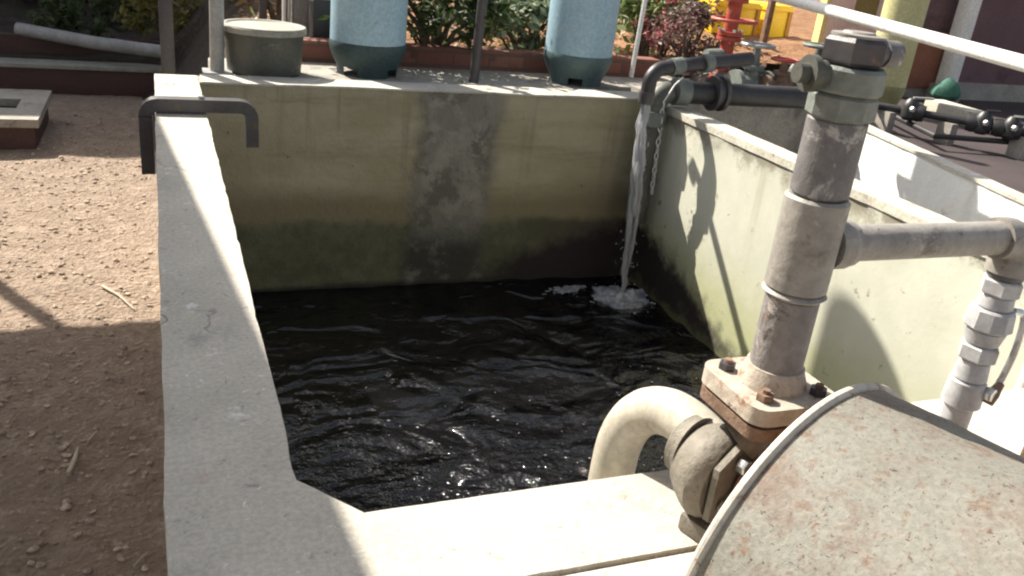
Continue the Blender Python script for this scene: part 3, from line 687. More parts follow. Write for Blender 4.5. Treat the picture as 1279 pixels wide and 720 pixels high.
# cabinet behind the bucket
cb = Py(374, 42, 5.35); zc = -.05
cab = thing('control_cabinet', 'grey metal control cabinet behind the bucket and first blue vessel', 'cabinet', (cb.x, 5.45, zc))
mb = MB(); mb.box((cb.x - .05, 5.35, zc), (cb.x + .085, 5.6, .62)); mb.bevel(.006); mb.build('cabinet_body', 'steel_grey', cab)
MB().tube([Vector((cb.x - .085, 5.36, zc)), Vector((cb.x - .085, 5.36, .55)), Vector((cb.x - .06, 5.36, .60))], .012, 8).build('conduit', 'white', cab)
MB().tube([Vector((cb.x - .045, 5.335, zc + .12)), Vector((cb.x - .045, 5.335, .5))], .008, 8).build('door_edge', 'chrome', cab)
dk = Py(402, 66, 5.0)
mb = MB(); mb.box((dk.x - .05, 4.95 + .05, -.05), (dk.x + .075, 5.2, .42)); mb.bevel(.008)
dkb = thing('switch_box', 'black upright switch box beside the left blue vessel', 'box', (dk.x, 5.1, -.05))
mb.build('box_body', 'black', dkb)
MB().lathe((dk.x, 4.998, .08), (0, -1, 0), [(0, .02), (.012, .018)]).build('dial', 'chrome', dkb)
MB().box((dk.x - .058, 4.99, 0.3), (dk.x + .083, 4.998, .32)).build('hinge', 'steel_grey', dkb)

# ------------------------------------------------------------------ blue pressure vessels
def vessel(c, label, body_m, base_m, r, ht, group):
    c = Vector(c)
    t = thing('pressure_vessel', label, 'vessel', c, group)
    prof = [(.14, r * .98), (.16, r), (ht - r * .95, r)]
    for i in range(1, 9):
        a = i / 8 * PI / 2 * .93
        prof.append((ht - r * .95 + r * .9 * math.sin(a), r * math.cos(a)))
    MB().lathe(c, (0, 0, 1), prof, 40).build('shell', body_m, t)
    MB().lathe(c + Vector((0, 0, ht - .02)), (0, 0, 1), [(0, .05), (.04, .05), (.045, .03)]).build('top_plug', 'black', t)
    # base skirt: flared ring with a lip above, cut by arched openings between the feet
    mb = MB(); seg = 48; rings = []
    for (z, rr_) in ((.0, r * .79), (.045, r * .82), (.09, r * .94), (.135, r * 1.02), (.158, r * 1.03), (.17, r * 1.008)):
        rings.append([mb.bm.verts.new(c + Vector((math.cos(2 * PI * k / seg) * rr_, math.sin(2 * PI * k / seg) * rr_, z))) for k in range(seg)])
    for i, (a, b) in enumerate(zip(rings, rings[1:])):
        for k in range(seg):
            if i == 0 and (k % 12) in (4, 5, 6, 7): continue
            mb.bm.faces.new((a[k], a[(k + 1) % seg], b[(k + 1) % seg], b[k]))
    bmesh.ops.solidify(mb.bm, geom=mb.bm.faces[:], thickness=.012)
    mb.build('base_skirt', base_m, t)
    MB().lathe(c + Vector((0, 0, .03)), (0, 0, 1), [(0, r * .3), (.05, r * .7), (.12, r * .9)], 24).build('dished_end', body_m, t)
    return t
bv = vessel((1.015, 4.58, -.014), 'left light blue fibreglass vessel on dark teal base beside the bucket', 'blue', 'teal', .194, 2.0, 'blue pressure vessels behind the tank')
def copy_tree(o, parent=None):
    c = o.copy(); COL.objects.link(c)
    if parent is not None: c.parent = parent
    for ch in [x for x in bpy.data.objects if x.parent == o]: copy_tree(ch, c)
    return c
b2 = copy_tree(bv); b2.location = (2.235, 4.60, -.014); b2['label'] = 'right light blue fibreglass vessel on teal base near the inlet pipe'
b2.rotation_euler.z = 0.35

# ------------------------------------------------------------------ vegetation
def bush(name, label, cat, base, size, n, leaf, leaf_m, trunk=True, seed=1, clumps=14, stems=5, lift=.15, group='shrubs in the garden', stem_m='bark'):
    rnd = random.Random(seed); base = Vector(base)
    t = thing(name, label, cat, base, group)
    sx, sy, sz = size
    cl = []
    for k in range(clumps):
        a = rnd.random() * 2 * PI; rr_ = math.sqrt(rnd.random())
        zz = lift + (1 - lift) * rnd.random()
        wd = math.sin(PI * min(.95, max(.1, (zz - lift) / (1 - lift) * .8 + .15)))
        cl.append((Vector((math.cos(a) * rr_ * sx * wd, math.sin(a) * rr_ * sy * wd, zz * sz)), (.16 + .16 * rnd.random()) * (sx + sz) * .5))
    if trunk:
        mb = MB()
        for k in range(min(stems * 2, clumps)):
            q, rr_ = cl[k]
            p0 = base + Vector((rnd.gauss(0, .05 * sx), rnd.gauss(0, .05 * sx), -.06))
            mid = base + Vector((q.x * .35 + rnd.gauss(0, .05 * sx), q.y * .35, q.z * .5))
            r0 = .022 * (sx + sz) * (1 if k < stems else .5)
            mb.tube([p0, mid, base + q], [r0, r0 * .65, r0 * .25], 7)
        mb.build('stems', stem_m, t)
    mb = MB()
    for i in range(n):
        q, rr_ = rnd.choice(cl)
        d = Vector((rnd.gauss(0, 1), rnd.gauss(0, 1), rnd.gauss(0, .8)))
        p = base + q + d * rr_ * .55
        if p.z < base.z + .02: continue
        s_ = leaf * (.6 + .8 * rnd.random())
        u_ = Vector((rnd.gauss(0, 1), rnd.gauss(0, 1), rnd.gauss(0, .7) - .2)).normalized(); v_ = u_.orthogonal().normalized()
        v_ = Matrix.Rotation(rnd.random() * 6.3, 3, u_) @ v_; n_ = u_.cross(v_)
        a = [mb.bm.verts.new(p), mb.bm.verts.new(p + u_ * s_ * .5 + v_ * s_ * .24 + n_ * s_ * .08), mb.bm.verts.new(p + u_ * s_), mb.bm.verts.new(p + u_ * s_ * .5 - v_ * s_ * .24 + n_ * s_ * .08)]
        mb.bm.faces.new(a)
    mb.build('foliage', leaf_m, t, smooth=False)
    return t
def gz(u, v, z=0.05):
    p = Pz(u, v, z); p.z = garden_h(p.x, p.y); return p
bush('garden_tree', 'dark multi stemmed tree right of the left blue vessel', 'tree', gz(536, 66), (.48, .36, .52), 1700, .065, 'leaf_dark', seed=2, clumps=22, stems=6, lift=.33)
bush('shrub', 'grey green leafy shrub left of the right blue vessel', 'shrub', gz(650, 62), (.48, .36, .46), 2600, .075, 'leaf_grey', seed=3, clumps=26, lift=.06)
bush('shrub', 'light green shrub between right blue vessel and red valve', 'shrub', gz(800, 68), (.32, .34, .60), 1200, .075, 'leaf_light', seed=4, clumps=16, lift=.05)
bush('dry_bush', 'brown dry twiggy bush behind the inlet pipe', 'bush', gz(856, 84), (.32, .26, .42), 1900, .04, 'leaf_dry', seed=5, clumps=18, stems=9, lift=.1)
bush('shrub', 'small variegated shrub behind the bucket and slim dark post', 'shrub', gz(352, 38), (.3, .3, .9), 900, .06, 'leaf_light', seed=6, clumps=12, lift=.05)
bush('flowering_shrub', 'small shrub with pinkish flowers left of the dry bush', 'shrub', gz(826, 76), (.16, .16, .42), 260, .05, 'petal', seed=8, clumps=8, lift=.3)
bush('shrub', 'low yellowing plant at the foot of the left blue vessel', 'shrub', (1.28, 5.15, .03), (.16, .12, .2), 300, .05, 'leaf_yellow', seed=9, clumps=8, lift=.1)
# dark thickets at the back left
for i, (x, y, s_, m_, lb) in enumerate([(-2.6, 9.4, .9, 'leaf_dark', 'dark shaded thicket at the far left edge'), (-1.2, 10.6, .9, 'leaf_dark', 'dark shaded bush above the grey pipe'),
        (-.2, 9.6, .75, 'leaf_dark', 'dark low bush behind the dark square post'), (.45, 11.2, .8, 'leaf_yellow', 'olive bush behind the pale grey post'),
        (1.9, 11.5, 1.2, 'leaf_yellow', 'yellowish tree behind the dark multi stemmed tree'), (3.6, 11.0, 1.2, 'leaf_light', 'tall light green tree far behind the grey green shrub'),
        (5.2, 12.0, 1.2, 'leaf_dark', 'dark tree at the back of the garden behind the dry bush')]):
    bush('thicket', lb, 'bush', (x, y, garden_h(x, y) - .03), (s_ * 1.1, s_ * .8, s_ * 1.7), int(1700 * s_), .14, m_, seed=20 + i, clumps=18, lift=.03, group='bushes at the back of the garden')
for i, (x, y, lb) in enumerate([(.10, 8.05, 'dark weedy clump between the dark square post and pale grey post'), (.62, 7.3, 'dark weeds behind the bucket'), (-.75, 8.1, 'dark low weeds beneath the grey pipe')]):
    bush('weed_clump', lb, 'weeds', (x, y, garden_h(x, y) - .02), (.42, .3, .38), 700, .07, ('leaf_yellow', 'leaf_dark', 'leaf_dark')[i], seed=50 + i, clumps=12, lift=.03, group='weeds behind the beam')
# white garden stake
s0 = gz(790, 88); s1 = Py(806, 2, s0.y)
o = MB().tube([s0, s1 + (s1 - s0) * .25], .014, 8).build('garden_stake', 'white'); recentre(o, s0); tag(o, 'thin white stake standing in the light green shrub', 'stake')
# leaf litter on the soil
mb = MB(); rnd = random.Random(11)
for k in range(2600):
    x = .5 + 4.2 * rnd.random(); y = 5.05 + 3.6 * rnd.random() ** 1.4
    if x > 2.3 and y < 5.5: continue
    z = garden_h(x, y) + .012; a = rnd.random() * 6.3; s_ = .02 + .04 * rnd.random()
    u_ = Vector((math.cos(a), math.sin(a), rnd.gauss(0, .3))) * s_; v_ = Vector((-math.sin(a), math.cos(a), rnd.gauss(0, .4))) * s_ * .4
    p = Vector((x, y, z)); mb.bm.faces.new([mb.bm.verts.new(p + q_) for q_ in (-u_, v_, u_, -v_)])
M['litter'] = leaf_mat('dead_leaves', (0.10, 0.045, 0.02), (0.48, 0.30, 0.13))
o = mb.build('leaf_litter', 'litter', smooth=False); o['kind'] = 'stuff'; tag(o, 'dead leaves strewn over the orange garden soil', 'leaves')

# ------------------------------------------------------------------ valves and equipment at the back right
vb = Pz(898, 113, -.016)
rv = thing('standpipe_valve', 'red painted standpipe with chipped flanges behind the tank corner', 'valve', vb)
MB().tube([vb, vb + Vector((.0, 0, 1.3))], .042, 18).build('standpipe', 'red', rv)
for z in (.04, .30, .52):
    MB().lathe(vb + Vector((0, 0, z)), (0, 0, 1), [(0, .075), (.022, .075), (.022, .055), (.03, .055), (.03, .075), (.052, .075)], 20).build('flange', 'red', rv)
    for k in range(6):
        a = k * PI / 3 + .3; MB().hexnut(vb + Vector((math.cos(a) * .064, math.sin(a) * .064, z + .06)), (0, 0, 1), .011, .016).build('bolt', 'chrome', rv)
MB().tube(arc(vb + Vector((0, -.02, .42)), (.13, 0, 0), (0, .13, 0), 0, 2 * PI, 22), .010, 8).build('handwheel', 'red', rv)
MB().lathe(vb + Vector((-.05, 0, .20)), (-1, 0, 0), [(-.02, .05), (.05, .045), (.09, .04)]).build('side_branch', 'green_grey', rv)

def gate_valve(c, axis, r, label, m, wheel_m, up=.16, group='valves on the pipework behind the tank'):
    c = Vector(c); ax = Vector(axis).normalized()
    t = thing('gate_valve', label, 'valve', c, group)
    MB().lathe(c - ax * r * 2, ax, [(0, r * 1.5), (r * .5, r * 1.5), (r * .5, r * .95), (r * 1.3, r * 1.05), (r * 2, r * 1.3), (r * 2.7, r * 1.05), (r * 3.5, r * .95), (r * 3.5, r * 1.5), (r * 4, r * 1.5)], 20).build('valve_body', m, t)
    MB().lathe(c, (0, 0, 1), [(r * .8, r * .9), (r * 1.6, r * .8), (r * 1.6, r * 1.05), (r * 2, r * 1.05), (r * 2, r * .5), (up, r * .3)], 18).build('bonnet', m, t)
    w_ = MB(); w_.tube(arc(c + Vector((0, 0, up)), (r * 1.5, 0, 0), (0, r * 1.5, 0), 0, 2 * PI, 20), r * .17, 8)
    for k in range(3):
        a = k * 2 * PI / 3; w_.tube([c + Vector((0, 0, up)), c + Vector((math.cos(a) * r * 1.5, math.sin(a) * r * 1.5, up))], r * .13, 6)
    w_.build('handwheel', wheel_m, t)
    return t
gate_valve(Pz(936, 112, .03) + Vector((0, 0, .02)), (1, 0, 0), .062, 'grey green gate valve directly right of the red standpipe', 'green_grey', 'steel_grey', .24)
gate_valve(Pz(972, 118, .03) + Vector((0, 0, .03)), (1, -.2, 0), .052, 'rusty red valve with round wheel right of the grey one', 'rust', 'red', .17)
q0 = Pz(1012, 116, .03)
gate_valve(q0 + Vector((0, 0, .08)), (0, 1, 0), .066, 'olive iron valve seen just left of the pump riser nuts', 'olive_pot', 'green_grey', .2)
# header pipe joining them, lying on the wide ledge
hp0, hp1 = Vector((vb.x - .05, vb.y - .02, .06)), Vector((q0.x + .3, q0.y - .1, .06))
o = MB().tube([hp0, hp1], .04, 16).build('header_pipe', 'pvc_dark'); recentre(o, hp0); tag(o, 'dark header pipe linking the valves behind the right ledge', 'pipe')

# outer side of the wide ledge: dark floor, black pipes with valves
mb = MB(); mb.prism([(e1.x - .05, .5), (9.5, .5), (9.5, 5.7), (4.104, 5.7), (4.104, BY2 + .262), (e0.x - .05, BY2 + .262)], -.8, -.10)
struct('yard_floor', mb.build('yard_floor', 'dark_floor'))
k0, k1 = Pz(1092, 131, .04), Pz(1290, 168, .04)
bp = thing('black_pipe', 'long black pipe with couplings running past the maroon wall', 'pipe', k0)
MB().tube([k0, k0.lerp(k1, .45) + Vector((0, .015, .0)), k1], .022, 12).build('pipe', 'black', bp)
for f_ in (.30, .64, .72, .80, .90):
    p = k0.lerp(k1, f_); MB().lathe(p, (k1 - k0), [(-.03, .03), (-.03, .045), (.0, .05), (.03, .045), (.03, .03)], 16).build('coupling', 'black', bp)
for f_ in (.1, .5, .95):
    p = k0.lerp(k1, f_); MB().box((p.x - .025, p.y - .05, -.10), (p.x + .025, p.y + .05, .02)).build('support_block', 'concrete_old', bp)
k2, k3 = Pz(1094, 134, -.03), Pz(1168, 170, -.03)
o = MB().tube([k2, k3, k3 + Vector((.5, -.12, 0))], .016, 10).build('thin_pipe', 'black'); recentre(o, k2); tag(o, 'thin black pipe lying low beside the long coupled one', 'pipe')
for i, (f_, lb) in enumerate([(.24, 'black ball valve with grey lever on the coupled pipe by the sack'), (.70, 'black filter body on the coupled pipe before the maroon wall'), (.87, 'rightmost black valve with bright bolts on the coupled pipe')]):
    p = k0.lerp(k1, f_); t = thing('pipe_valve', lb, 'valve', p, 'fittings on the long black pipe')
    MB().lathe(p + Vector((0, 0, .0)), (0, 0, 1), [(-.05, .03), (-.03, .048), (.03, .05), (.06, .035), (.075, .02)], 16).build('valve_body', 'black', t)
    MB().bar(p + Vector((0, 0, .078)), p + Vector((.10 - .05 * i, -.05, .085)), .022, .010).build('lever', ('steel_grey', 'black', 'chrome')[i], t)
    MB().hexnut(p + Vector((-.03, -.045, .02)), (0, 1, 0), .016, .02).build('bolt', 'chrome', t)
# sunlit kerb strip behind the pipes
a, b = Pz(1165, 133, -.05), Pz(1222, 150, -.05)
mb = MB(); mb.bar(a, b, .16, .10); mb.bevel(.01)
o = mb.build('concrete_kerb', 'rim'); recentre(o, a); tag(o, 'short pale cream kerb block behind the long black pipe', 'kerb')

# olive vessel
ov2 = vessel(Pz(1113, 141, -.10) + Vector((0, .12, 0)), 'tall olive vessel standing behind the pump riser top', 'olive', 'olive', .135, 1.9, 'olive vessel')
# maroon wall
wy = 5.10
wl0 = Py(1128, 60, wy).x
mwall = thing('maroon_wall', 'dull maroon painted building wall at the upper right', 'wall', (wl0 + 2, wy, -.1))
mb = MB(); mb.box((wl0, wy, -.8), (wl0 + 7, wy + .2, 3.0)); mb.build('wall_face', 'maroon', mwall)
mb = MB(); mb.box((wl0 - .03, wy - .03, -.8), (wl0 + 7, wy - .002, .03)); mb.build('plinth', 'concrete_old', mwall)
pa, pb = Py(1146, 56, wy - .06), Py(1181, 112, wy - .06)
mb = MB(); mb.box((pa.x, wy - .05, pb.z), (pb.x + .12, wy - .005, pa.z + .1)); mb.bevel(.006)
o = mb.build('wall_board', 'rust_panel'); recentre(o, (pa.x, wy - .03, pb.z)); tag(o, 'rust brown board leaning on the maroon wall beside white post', 'board')
wp = Py(1185, 95, 4.98); wt = Py(1204, 0, 4.98)
t = thing('white_post', 'white square post standing before the maroon wall', 'post', (wp.x, 4.98, -.1))
MB().box((wp.x - .055, 4.925, -.1), (wp.x + .055, 5.035, 2.6)).bevel(.008).build('upright', 'white', t)
MB().box((wp.x - .085, 4.895, -.1), (wp.x + .085, 5.065, .02)).build('footing', 'concrete_old', t)
bgp = Py(1178, 126, 4.80)
mb = MB(); bmesh.ops.create_uvsphere(mb.bm, u_segments=16, v_segments=12, radius=1)
for v in mb.bm.verts:
    zt_ = (v.co.z + 1) / 2; r__ = (1 - zt_) ** .8 + .18
    v.co = Vector((v.co.x * .085 * r__ * 1.3, v.co.y * .10 * r__ * 1.3, zt_ * .17)) + Vector((bgp.x, 4.80, bgp.z))
mb.rough(.03, 8); o = mb.build('sack', 'bag'); recentre(o, (bgp.x, 4.80, bgp.z)); tag(o, 'small green plastic sack slumped at the foot of the white post', 'sack')

# white and pale yellow frame with olive panel
fy = 6.3
A, B, C_, D = Py(1022, 60, fy), Py(1056, 60, fy), Py(1094, 30, fy), Py(1118, 30, fy)
fr = thing('panel_frame', 'white upright frame holding an olive panel behind the riser', 'frame', (A.x, fy, A.z))
MB().box((A.x + .03, fy, -.016), (B.x, fy + .1, 2.2)).bevel(.006).build('frame_post', 'white', fr)
MB().box((A.x - .02, fy - .004, -.016), (A.x + .029, fy + .08, 2.2)).build('edge_strip', 'yellowwhite', fr)
MB().box((C_.x, fy, -.016), (D.x, fy + .1, 2.2)).bevel(.006).build('frame_post', 'white', fr)
pzz = Py(1075, 19, fy).z
MB().box((B.x + .001, fy + .02, pzz), (C_.x - .001, fy + .06, 2.1)).build('infill_panel', 'olive_panel', fr)
MB().box((B.x + .001, fy + .015, -.016), (C_.x - .001, fy + .07, pzz - .002)).build('lower_panel', 'white', fr)

# yellow crates on white trestle
cy = 6.9
c_l, c_r = Py(890, 50, cy), Py(992, 52, cy)
zc0, zc1 = Py(940, 52, cy).z, Py(940, 4, cy).z
tr = thing('white_trestle', 'white metal trestle under the yellow crates', 'trestle', (c_l.x, cy, -.02))
for x in (c_l.x + .02, c_r.x - .02):
    for y in (cy + .02, cy + .36):
        MB().bar((x, y, garden_h(x, y) - .05), (x, y, zc0 - .03), .04, .04).build('leg', 'white', tr)
MB().box((c_l.x - .02, cy, zc0 - .03), (c_r.x + .04, cy + .4, zc0 - .004)).build('table_top', 'white', tr)
def crate(x0, x1, label):
    t = thing('yellow_crate', label, 'crate', ((x0 + x1) / 2, cy + .17, zc0), 'yellow crates on the white trestle')
    mb = MB(); mb.box((x0, cy + .02, zc0), (x1, cy + .34, zc1)); mb.bevel(.012); mb.build('crate_body', 'yellow', t)
    MB().box((x0 - .012, cy + .005, zc1 - .05), (x1 + .012, cy + .355, zc1 - .02)).build('rim', 'yellow', t)
    MB().box((x1 - .035, cy + .004, zc0), (x1 + .005, cy + .019, zc1 - .052)).build('corner_rib', 'orange', t)
xa = [Py(u, 30, cy).x for u in (892, 922, 948, 957, 988)]
crate(xa[0], xa[1] - .03, 'yellow crate half hidden behind the red standpipe'); crate(xa[1], xa[2], 'yellow crate in the middle of the trestle'); crate(xa[3], xa[4], 'yellow crate at the right end of the white trestle')
for u_, lb in ((905, 'rust red post in front of the yellow crates behind the standpipe'), (952, 'rust brown post between the two open yellow crates')):
    b = Py(u_, 60, 6.3); o = MB().bar((b.x, 6.3, -.02), (b.x + .02, 6.3, 1.6), .05, .05).bevel(.004).build('post', 'rust', None); recentre(o, (b.x, 6.3, -.02)); tag(o, lb, 'post', 'uprights behind the tank')

# white rail
r0, r1 = Pz(962, -7, .60), Pz(1420, 118, .55)
dr = (r1 - r0).normalized()
rl = thing('white_rail', 'long white pipe rail crossing the upper right corner', 'rail', r1)
MB().tube([r0 + Vector((-.12, .03, 1.8)), r0 + Vector((-.12, .03, .09)), r0 + Vector((-.08, .02, .02)), r0, r1], .025, 18).build('rail_pipe', 'white', rl)
MB().tube([r1 + Vector((0, 0, .02)), Vector((r1.x, r1.y, -.73))], .025, 16).build('rail_post', 'white', rl)
MB().lathe(r1, dr, [(-.03, .033), (.03, .033)], 18).build('end_fitting', 'white', rl)

# ------------------------------------------------------------------ pump set
V = Vector((0.739, 0.85, 0.092)); ang = math.radians(18.7); ax = Vector((math.sin(ang), -math.cos(ang), 0)); sd = Vector((math.cos(ang), math.sin(ang), 0))
pump = thing('water_pump', 'grimy cast pump on the front wall with rusty flange and beige suction bend', 'pump', (V.x, V.y, 0))
# casing: flattened drum with bulging far side
MB().lathe(V - ax * .062, ax, [(0, .035), (.0, .050), (.014, .061), (.032, .071), (.046, .075), (.058, .072), (.068, .064)], 36).rough(.003, 22).build('casing', 'pump', pump)
# foot under the casing
MB().box((V.x - .05, V.y - .035, 0.001), (V.x + .06, V.y + .03, .03), ang).bevel(.005).build('foot', 'pump', pump)
# clamp ring where the bend meets the casing
MB().lathe(V - ax * .085 + Vector((.002, 0, .012)), ax, [(0, .042), (.004, .047), (.014, .047), (.024, .052)], 30).build('clamp_ring', 'pump', pump)
# motor adapter: hexagonal plate facing the camera with bolts
mb = MB(); hexp = []
AC = V + ax * .012 + sd * .022 + Vector((0, 0, -.002))
rings = []
for t_ in (0, .010):
    rings.append([mb.bm.verts.new(AC + ax * t_ + (sd * math.cos(a) * .088 + Vector((0, 0, 1)) * math.sin(a) * .086)) for a in [PI / 6 + k * PI / 3 for k in range(6)]])
mb.bm.faces.new(rings[0]); mb.bm.faces.new(rings[1][::-1])
for k in range(6): mb.bm.faces.new((rings[0][k], rings[0][(k + 1) % 6], rings[1][(k + 1) % 6], rings[1][k]))
mb.bevel(.003); ap = mb.build('adapter_plate', 'pump', pump)
for a in (2.2, 0.9, 3.5):
    MB().hexnut(AC + ax * .021 + sd * math.cos(a) * .062 + Vector((0, 0, math.sin(a) * .055)), ax, .011, .014).build('bolt', 'chrome', ap)
MB().lathe(AC + ax * .016, ax, [(0, .042), (.03, .038), (.14, .036)], 24).build('shaft_housing', 'rust', pump)
# discharge neck, rusty lower flange, upper flange
RXp, RYp = 0.779, 0.85
NB = V + Vector((.012, .005, .06))
MB().tube([NB, Vector((RXp - .012, RYp, .17)), Vector((RXp, RYp, .203))], [.036, .029, .031], 22).rough(.002, 25).build('discharge_neck', 'pump', pump)
fd = (Pz(893, 463, .24) - Pz(960, 482, .24)); fd.z = 0; fd.normalize(); fe = Vector((-fd.y, fd.x, 0))
FC = Vector((RXp, RYp, 0)); cors = [FC + fd * .068, FC + fe * .066, FC - fd * .068, FC - fe * .066]
def square_flange(z0, z1, m, name, par, rc=.026, grow=0.0):
    P = []
    for i, c_ in enumerate(cors):
        d0 = (c_ - FC).normalized()
        for k in range(9):
            a_ = (k / 8 - .5) * PI * .5
            n_ = Matrix.Rotation(a_, 3, 'Z') @ d0
            P.append(c_ + n_ * (rc + grow))
    mb = MB(); mb.prism([(p.x, p.y) for p in P], z0, z1); mb.bevel(.004, 3); return mb.build(name, m, par)
lf = square_flange(.198, .216, 'rust', 'lower_flange', pump, grow=-.002)
gk = square_flange(.2165, .2215, 'black', 'gasket', pump, grow=-.007)
uf = square_flange(.222, .247, 'flange', 'upper_flange', pump)
for i, c_ in enumerate(cors):
    p = FC + (c_ - FC) * .93
    MB().hexnut(p + Vector((0, 0, .252)), (0, 0, 1), .0125, .011).build('nut', ('steel_dark', 'rust', 'steel_dark', 'rust')[i], uf)
    MB().tube([p + Vector((0, 0, .182)), p + Vector((0, 0, .263))], .0055, 8).build('stud', 'rust', uf)
    MB().hexnut(p + Vector((0, 0, .192)), (0, 0, 1), .0125, .011).build('nut', 'rust', lf)
# suction bend
bp_pts = [Vector(p) for p in ((.752, .885, .100), (.745, .925, .110), (.737, .965, .115), (.727, 1.005, .110), (.715, 1.041, .090), (.704, 1.067, .052), (.697, 1.079, .0), (.695, 1.081, -.07), (.695, 1.081, -1.2))]
def smooth_path(P, n=6):
    out_ = []
    for i in range(len(P) - 1):
        p0, p1, p2, p3 = P[max(i - 1, 0)], P[i], P[i + 1], P[min(i + 2, len(P) - 1)]
        for k in range(n):
            t = k / n
            out_.append(.5 * ((2 * p1) + (p2 - p0) * t + (2 * p0 - 5 * p1 + 4 * p2 - p3) * t * t + (3 * p1 - p0 - 3 * p2 + p3) * t ** 3))
    return out_ + [P[-1]]
MB().tube(smooth_path(bp_pts[:8]) + [bp_pts[8]], .0385, 24).build('suction_bend', 'pvc_beige', pump)

# discharge riser: a chain of pipe and fittings
rs = thing('discharge_riser', 'tall grey pump riser with tee and dark union nuts on top', 'pipe', (RXp, RYp, .247))
def zpx(y_): return Py(1000, y_, RYp).z - (Py(1000, 480, RYp).z - .247)
def seg(name, z0, z1, r, m, par=rs, nseg=30, ch=.004): return MB().lathe((RXp, RYp, z0), (0, 0, 1), [(0, r - ch), (ch, r), (z1 - z0 - ch, r), (z1 - z0, r - ch)], nseg).rough(.0012, 30).build(name, m, par)
MB().lathe((RXp, RYp, .246), (0, 0, 1), [(0, .048), (.012, .046), (.024, .041), (.03, .040)], 30).build('weld_neck', 'flange', rs)
seg('lower_pipe', .262, .383, .0365, 'pvc_mottled')
seg('socket', .382, .390, .0435, 'pvc_grey')
tee = seg('tee', .390, .520, .0415, 'pvc_grey')
seg('upper_pipe', .5205, 0.622, .037, 'pvc_dark')
seg('lower_nut', .620, .651, .0415, 'green_grey', nseg=8)
seg('union_ring', .652, .684, .0435, 'green_grey', nseg=16)
seg('union_nut', .6855, .718, .0405, 'steel_dark', nseg=6, ch=.005)
MB().lathe((RXp - .04, RYp, .672), (-1, .1, 0), [(0, .017), (.012, .017), (.012, .022), (.022, .022), (.022, .012), (.036, .012)], 16).build('drain_plug', 'olive_pot', rs)
MB().lathe((RXp + .03, RYp, .700), (1, .02, 0), [(0, .014), (.012, .014), (.012, .0165), (.034, .0165), (.036, .014)], 18).build('side_cap', 'pvc_dark', rs)
MB().lathe((RXp, RYp, .718), (0, 0, 1), [(0, .032), (.003, .032), (.004, .02), (.006, .018)], 18).build('top_plug', 'pvc_grey', rs)
# branch
zb_ = .452; DX = 1.170
br2 = thing('branch_line', 'horizontal grey branch pipe with elbow and valve chain going down', 'pipe', (DX, RYp, 0))
MB().lathe((RXp + .036, RYp, zb_), (1, 0, 0), [(0, .034), (.022, .034), (.025, .032), (.035, .031)], 24).build('tee_socket', 'pvc_grey', br2)
MB().tube([(RXp + .06, RYp, zb_), (DX - .03, RYp, zb_)], .025, 24).build('horizontal_pipe', 'pvc_grey', br2)
epts = [Vector((DX - .045, RYp, zb_)), Vector((DX - .03, RYp, zb_))] + arc((DX - .03, RYp, zb_ - .03), (0, 0, .03), (.03, 0, 0), 0, PI / 2, 7) + [Vector((DX, RYp, zb_ - .055))]
MB().tube(epts, .031, 24).build('elbow', 'pvc_grey', br2)
def dseg(name, z0, z1, r0, r1, m, n=26): return MB().lathe((DX, RYp, z1), (0, 0, 1), [(0, r1 - .003), (.003, r1), (z0 - z1 - .003, r0), (z0 - z1, r0 - .003)], n).build(name, m, br2)
dseg('nipple', .402, .386, .026, .026, 'pvc_dark'); dseg('nut', .386, .361, .030, .030, 'pvc_light', 6)
dseg('nipple', .361, .338, .0245, .026, 'pvc_light'); dseg('valve_ring', .338, .304, .033, .036, 'pvc_light', 10)
dseg('valve_body', .304, .276, .030, .025, 'pvc_light'); dseg('nut', .276, .250, .030, .030, 'pvc_light', 6)
dseg('nipple', .250, .214, .023, .026, 'pvc_light'); dseg('coupling', .214, .168, .028, .030, 'pvc_light')
dseg('lower_pipe', .168, .004, .0225, .0225, 'pvc_light'); dseg('base_socket', .06, .004, .034, .042, 'white')
lv = MB(); lv.tube(smooth_path([Vector((DX + .03, RYp - .012, .335)), Vector((DX + .052, RYp - .016, .325)), Vector((DX + .054, RYp - .02, .27)), Vector((DX + .046, RYp - .02, .215)), Vector((DX + .03, RYp - .022, .195))]), .0055, 8)
lev = lv.build('lever', 'chrome', br2)
MB().tube([(DX + .046, RYp - .022, .212), (DX + .030, RYp - .026, .196), (DX + .022, RYp - .028, .182)], [.006, .0105, .009], 10).build('grip', 'rust', lev)
MB().hexnut((DX + .018, RYp - .03, .200), (.3, -1, 0), .012, .012).build('nut', 'chrome', br2)

# motor hood: arched sheet with rolled rims, motor inside
HC = V + ax * .133; HC.z = 0.022; HR = .275
hood = thing('motor_hood', 'big arched motor hood with faded rusty green paint at lower right', 'hood', (HC.x, HC.y, 0))
Z_ = Vector((0, 0, 1))
def hood_prof(r): 
    pts = [-sd * r + Z_ * (-HC.z)] + [-sd * r * math.cos(t) + Z_ * r * math.sin(t) for t in [PI * i / 48 for i in range(49)]] + [sd * r + Z_ * (-HC.z)]
    return pts
HL = .75
mb = MB(); rows = []
for j in range(26):
    t = HL * j / 25
    rows.append([mb.bm.verts.new(HC + ax * t + p * (1 + .004 * NZ.noise(Vector((p.z * 9, t * 7, i * .08))) + (.006 if .085 < t < .12 else 0))) for i, p in enumerate(hood_prof(HR))])
for a_, b_ in zip(rows, rows[1:]):
    for k in range(len(a_) - 1): mb.bm.faces.new((a_[k], a_[k + 1], b_[k + 1], b_[k]))
bmesh.ops.solidify(mb.bm, geom=mb.bm.faces[:], thickness=.003)
sheet = mb.build('sheet', 'hood', hood)
for t in (0.0, HL): MB().tube([HC + ax * t + p for p in hood_prof(HR + .001)], .0065, 10).build('rim', 'hood_rim', hood)
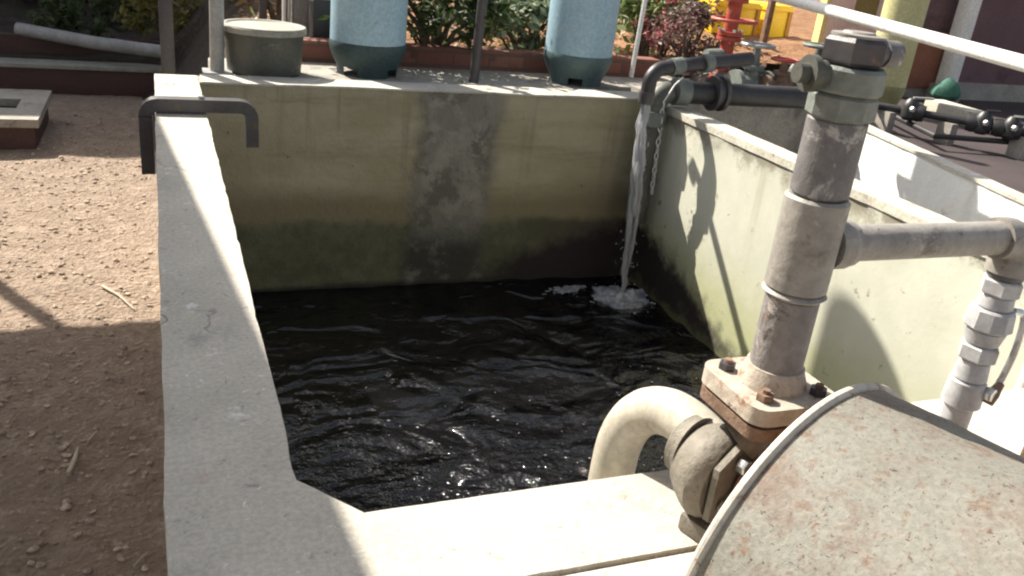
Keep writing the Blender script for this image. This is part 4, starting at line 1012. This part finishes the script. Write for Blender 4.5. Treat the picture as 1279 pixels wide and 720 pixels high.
# far end plate, set inside the rim
mb = MB(); f_ = [mb.bm.verts.new(HC + ax * .012 + p) for p in hood_prof(HR - .006)]; mb.bm.faces.new(f_)
r_ = bmesh.ops.extrude_face_region(mb.bm, geom=mb.bm.faces[:]); bmesh.ops.translate(mb.bm, vec=ax * .004, verts=[v for v in r_['geom'] if isinstance(v, bmesh.types.BMVert)])
mb.build('end_plate', 'rust', hood)
mp = HC + ax * .3 + sd * .0
# ledge box at right rear of the hood (brown terminal housing)
tb = HC + ax * .22 + sd * .26
MB().box(tb + Vector((0, -.08, .0)), tb + Vector((.14, .10, .20)), ang).bevel(.01).build('terminal_box', 'rust', hood)

# ------------------------------------------------------------------ lean-to roof on the left (throws the shade on soil and wall)
rf = thing('lean_to_roof', 'corrugated lean-to roof over the soil left of the camera, seen by its shadow', 'roof', (-1.75, 5.62, GZ))
zr = 1.6
pe = [(-.962, 5.64), (-.325, -1.2)]
mb = MB(); n_ = 60
lo_row = []
def edge_x(y):
    for (x_a, y_a), (x_b, y_b) in zip(pe, pe[1:]):
        if y_b <= y <= y_a: return x_a + (x_b - x_a) * (y - y_a) / (y_b - y_a)
    return pe[-1][0]
rows = []
for j in range(n_ + 1):
    y = 5.64 - (5.64 + 1.2) * j / n_
    xe = edge_x(y)
    rows.append([mb.bm.verts.new((xe - 4.4 * i / 20, y, zr + .012 * (i % 2) + .05 * i / 20 * 4.4)) for i in range(21)])
for a_, b_ in zip(rows, rows[1:]):
    for k in range(20): mb.bm.faces.new((a_[k], a_[k + 1], b_[k + 1], b_[k]))
bmesh.ops.solidify(mb.bm, geom=mb.bm.faces[:], thickness=.01)
mb.build('roof_sheet', 'roof', rf)
MB().bar((-1.05, 5.5, zr - .06), (-5.2, 5.5, zr + .14), .06, .09).build('rafter', 'beam', rf)
MB().bar((-.62, -.9, zr - .06), (-4.7, -.9, zr + .14), .06, .09).build('rafter', 'beam', rf)
for (x, y) in ((-1.70, 5.55), (-4.9, 5.55), (-1.2, -1.0), (-4.6, -1.0)):
    MB().tube([(x, y, GZ - .05), (x, y, zr)], .035, 12).build('post', 'steel_grey', rf)

# unseen roof added farther back to cast shade on the undergrowth
rf2 = thing('shade_roof', 'unseen roof added beyond the beam to shade the undergrowth', 'roof', (-3, 12, GZ))
mb = MB(); mb.box((-9, 8.6, 2.2), (-.35, 19, 2.25)); mb.build('roof_sheet', 'roof', rf2)
for (x, y) in ((-8.8, 9), (-8.8, 18.8), (-.6, 18.8), (-4.4, 9)):
    MB().tube([(x, y, GZ - .1), (x, y, 2.2)], .05, 12).build('post', 'steel_grey', rf2)
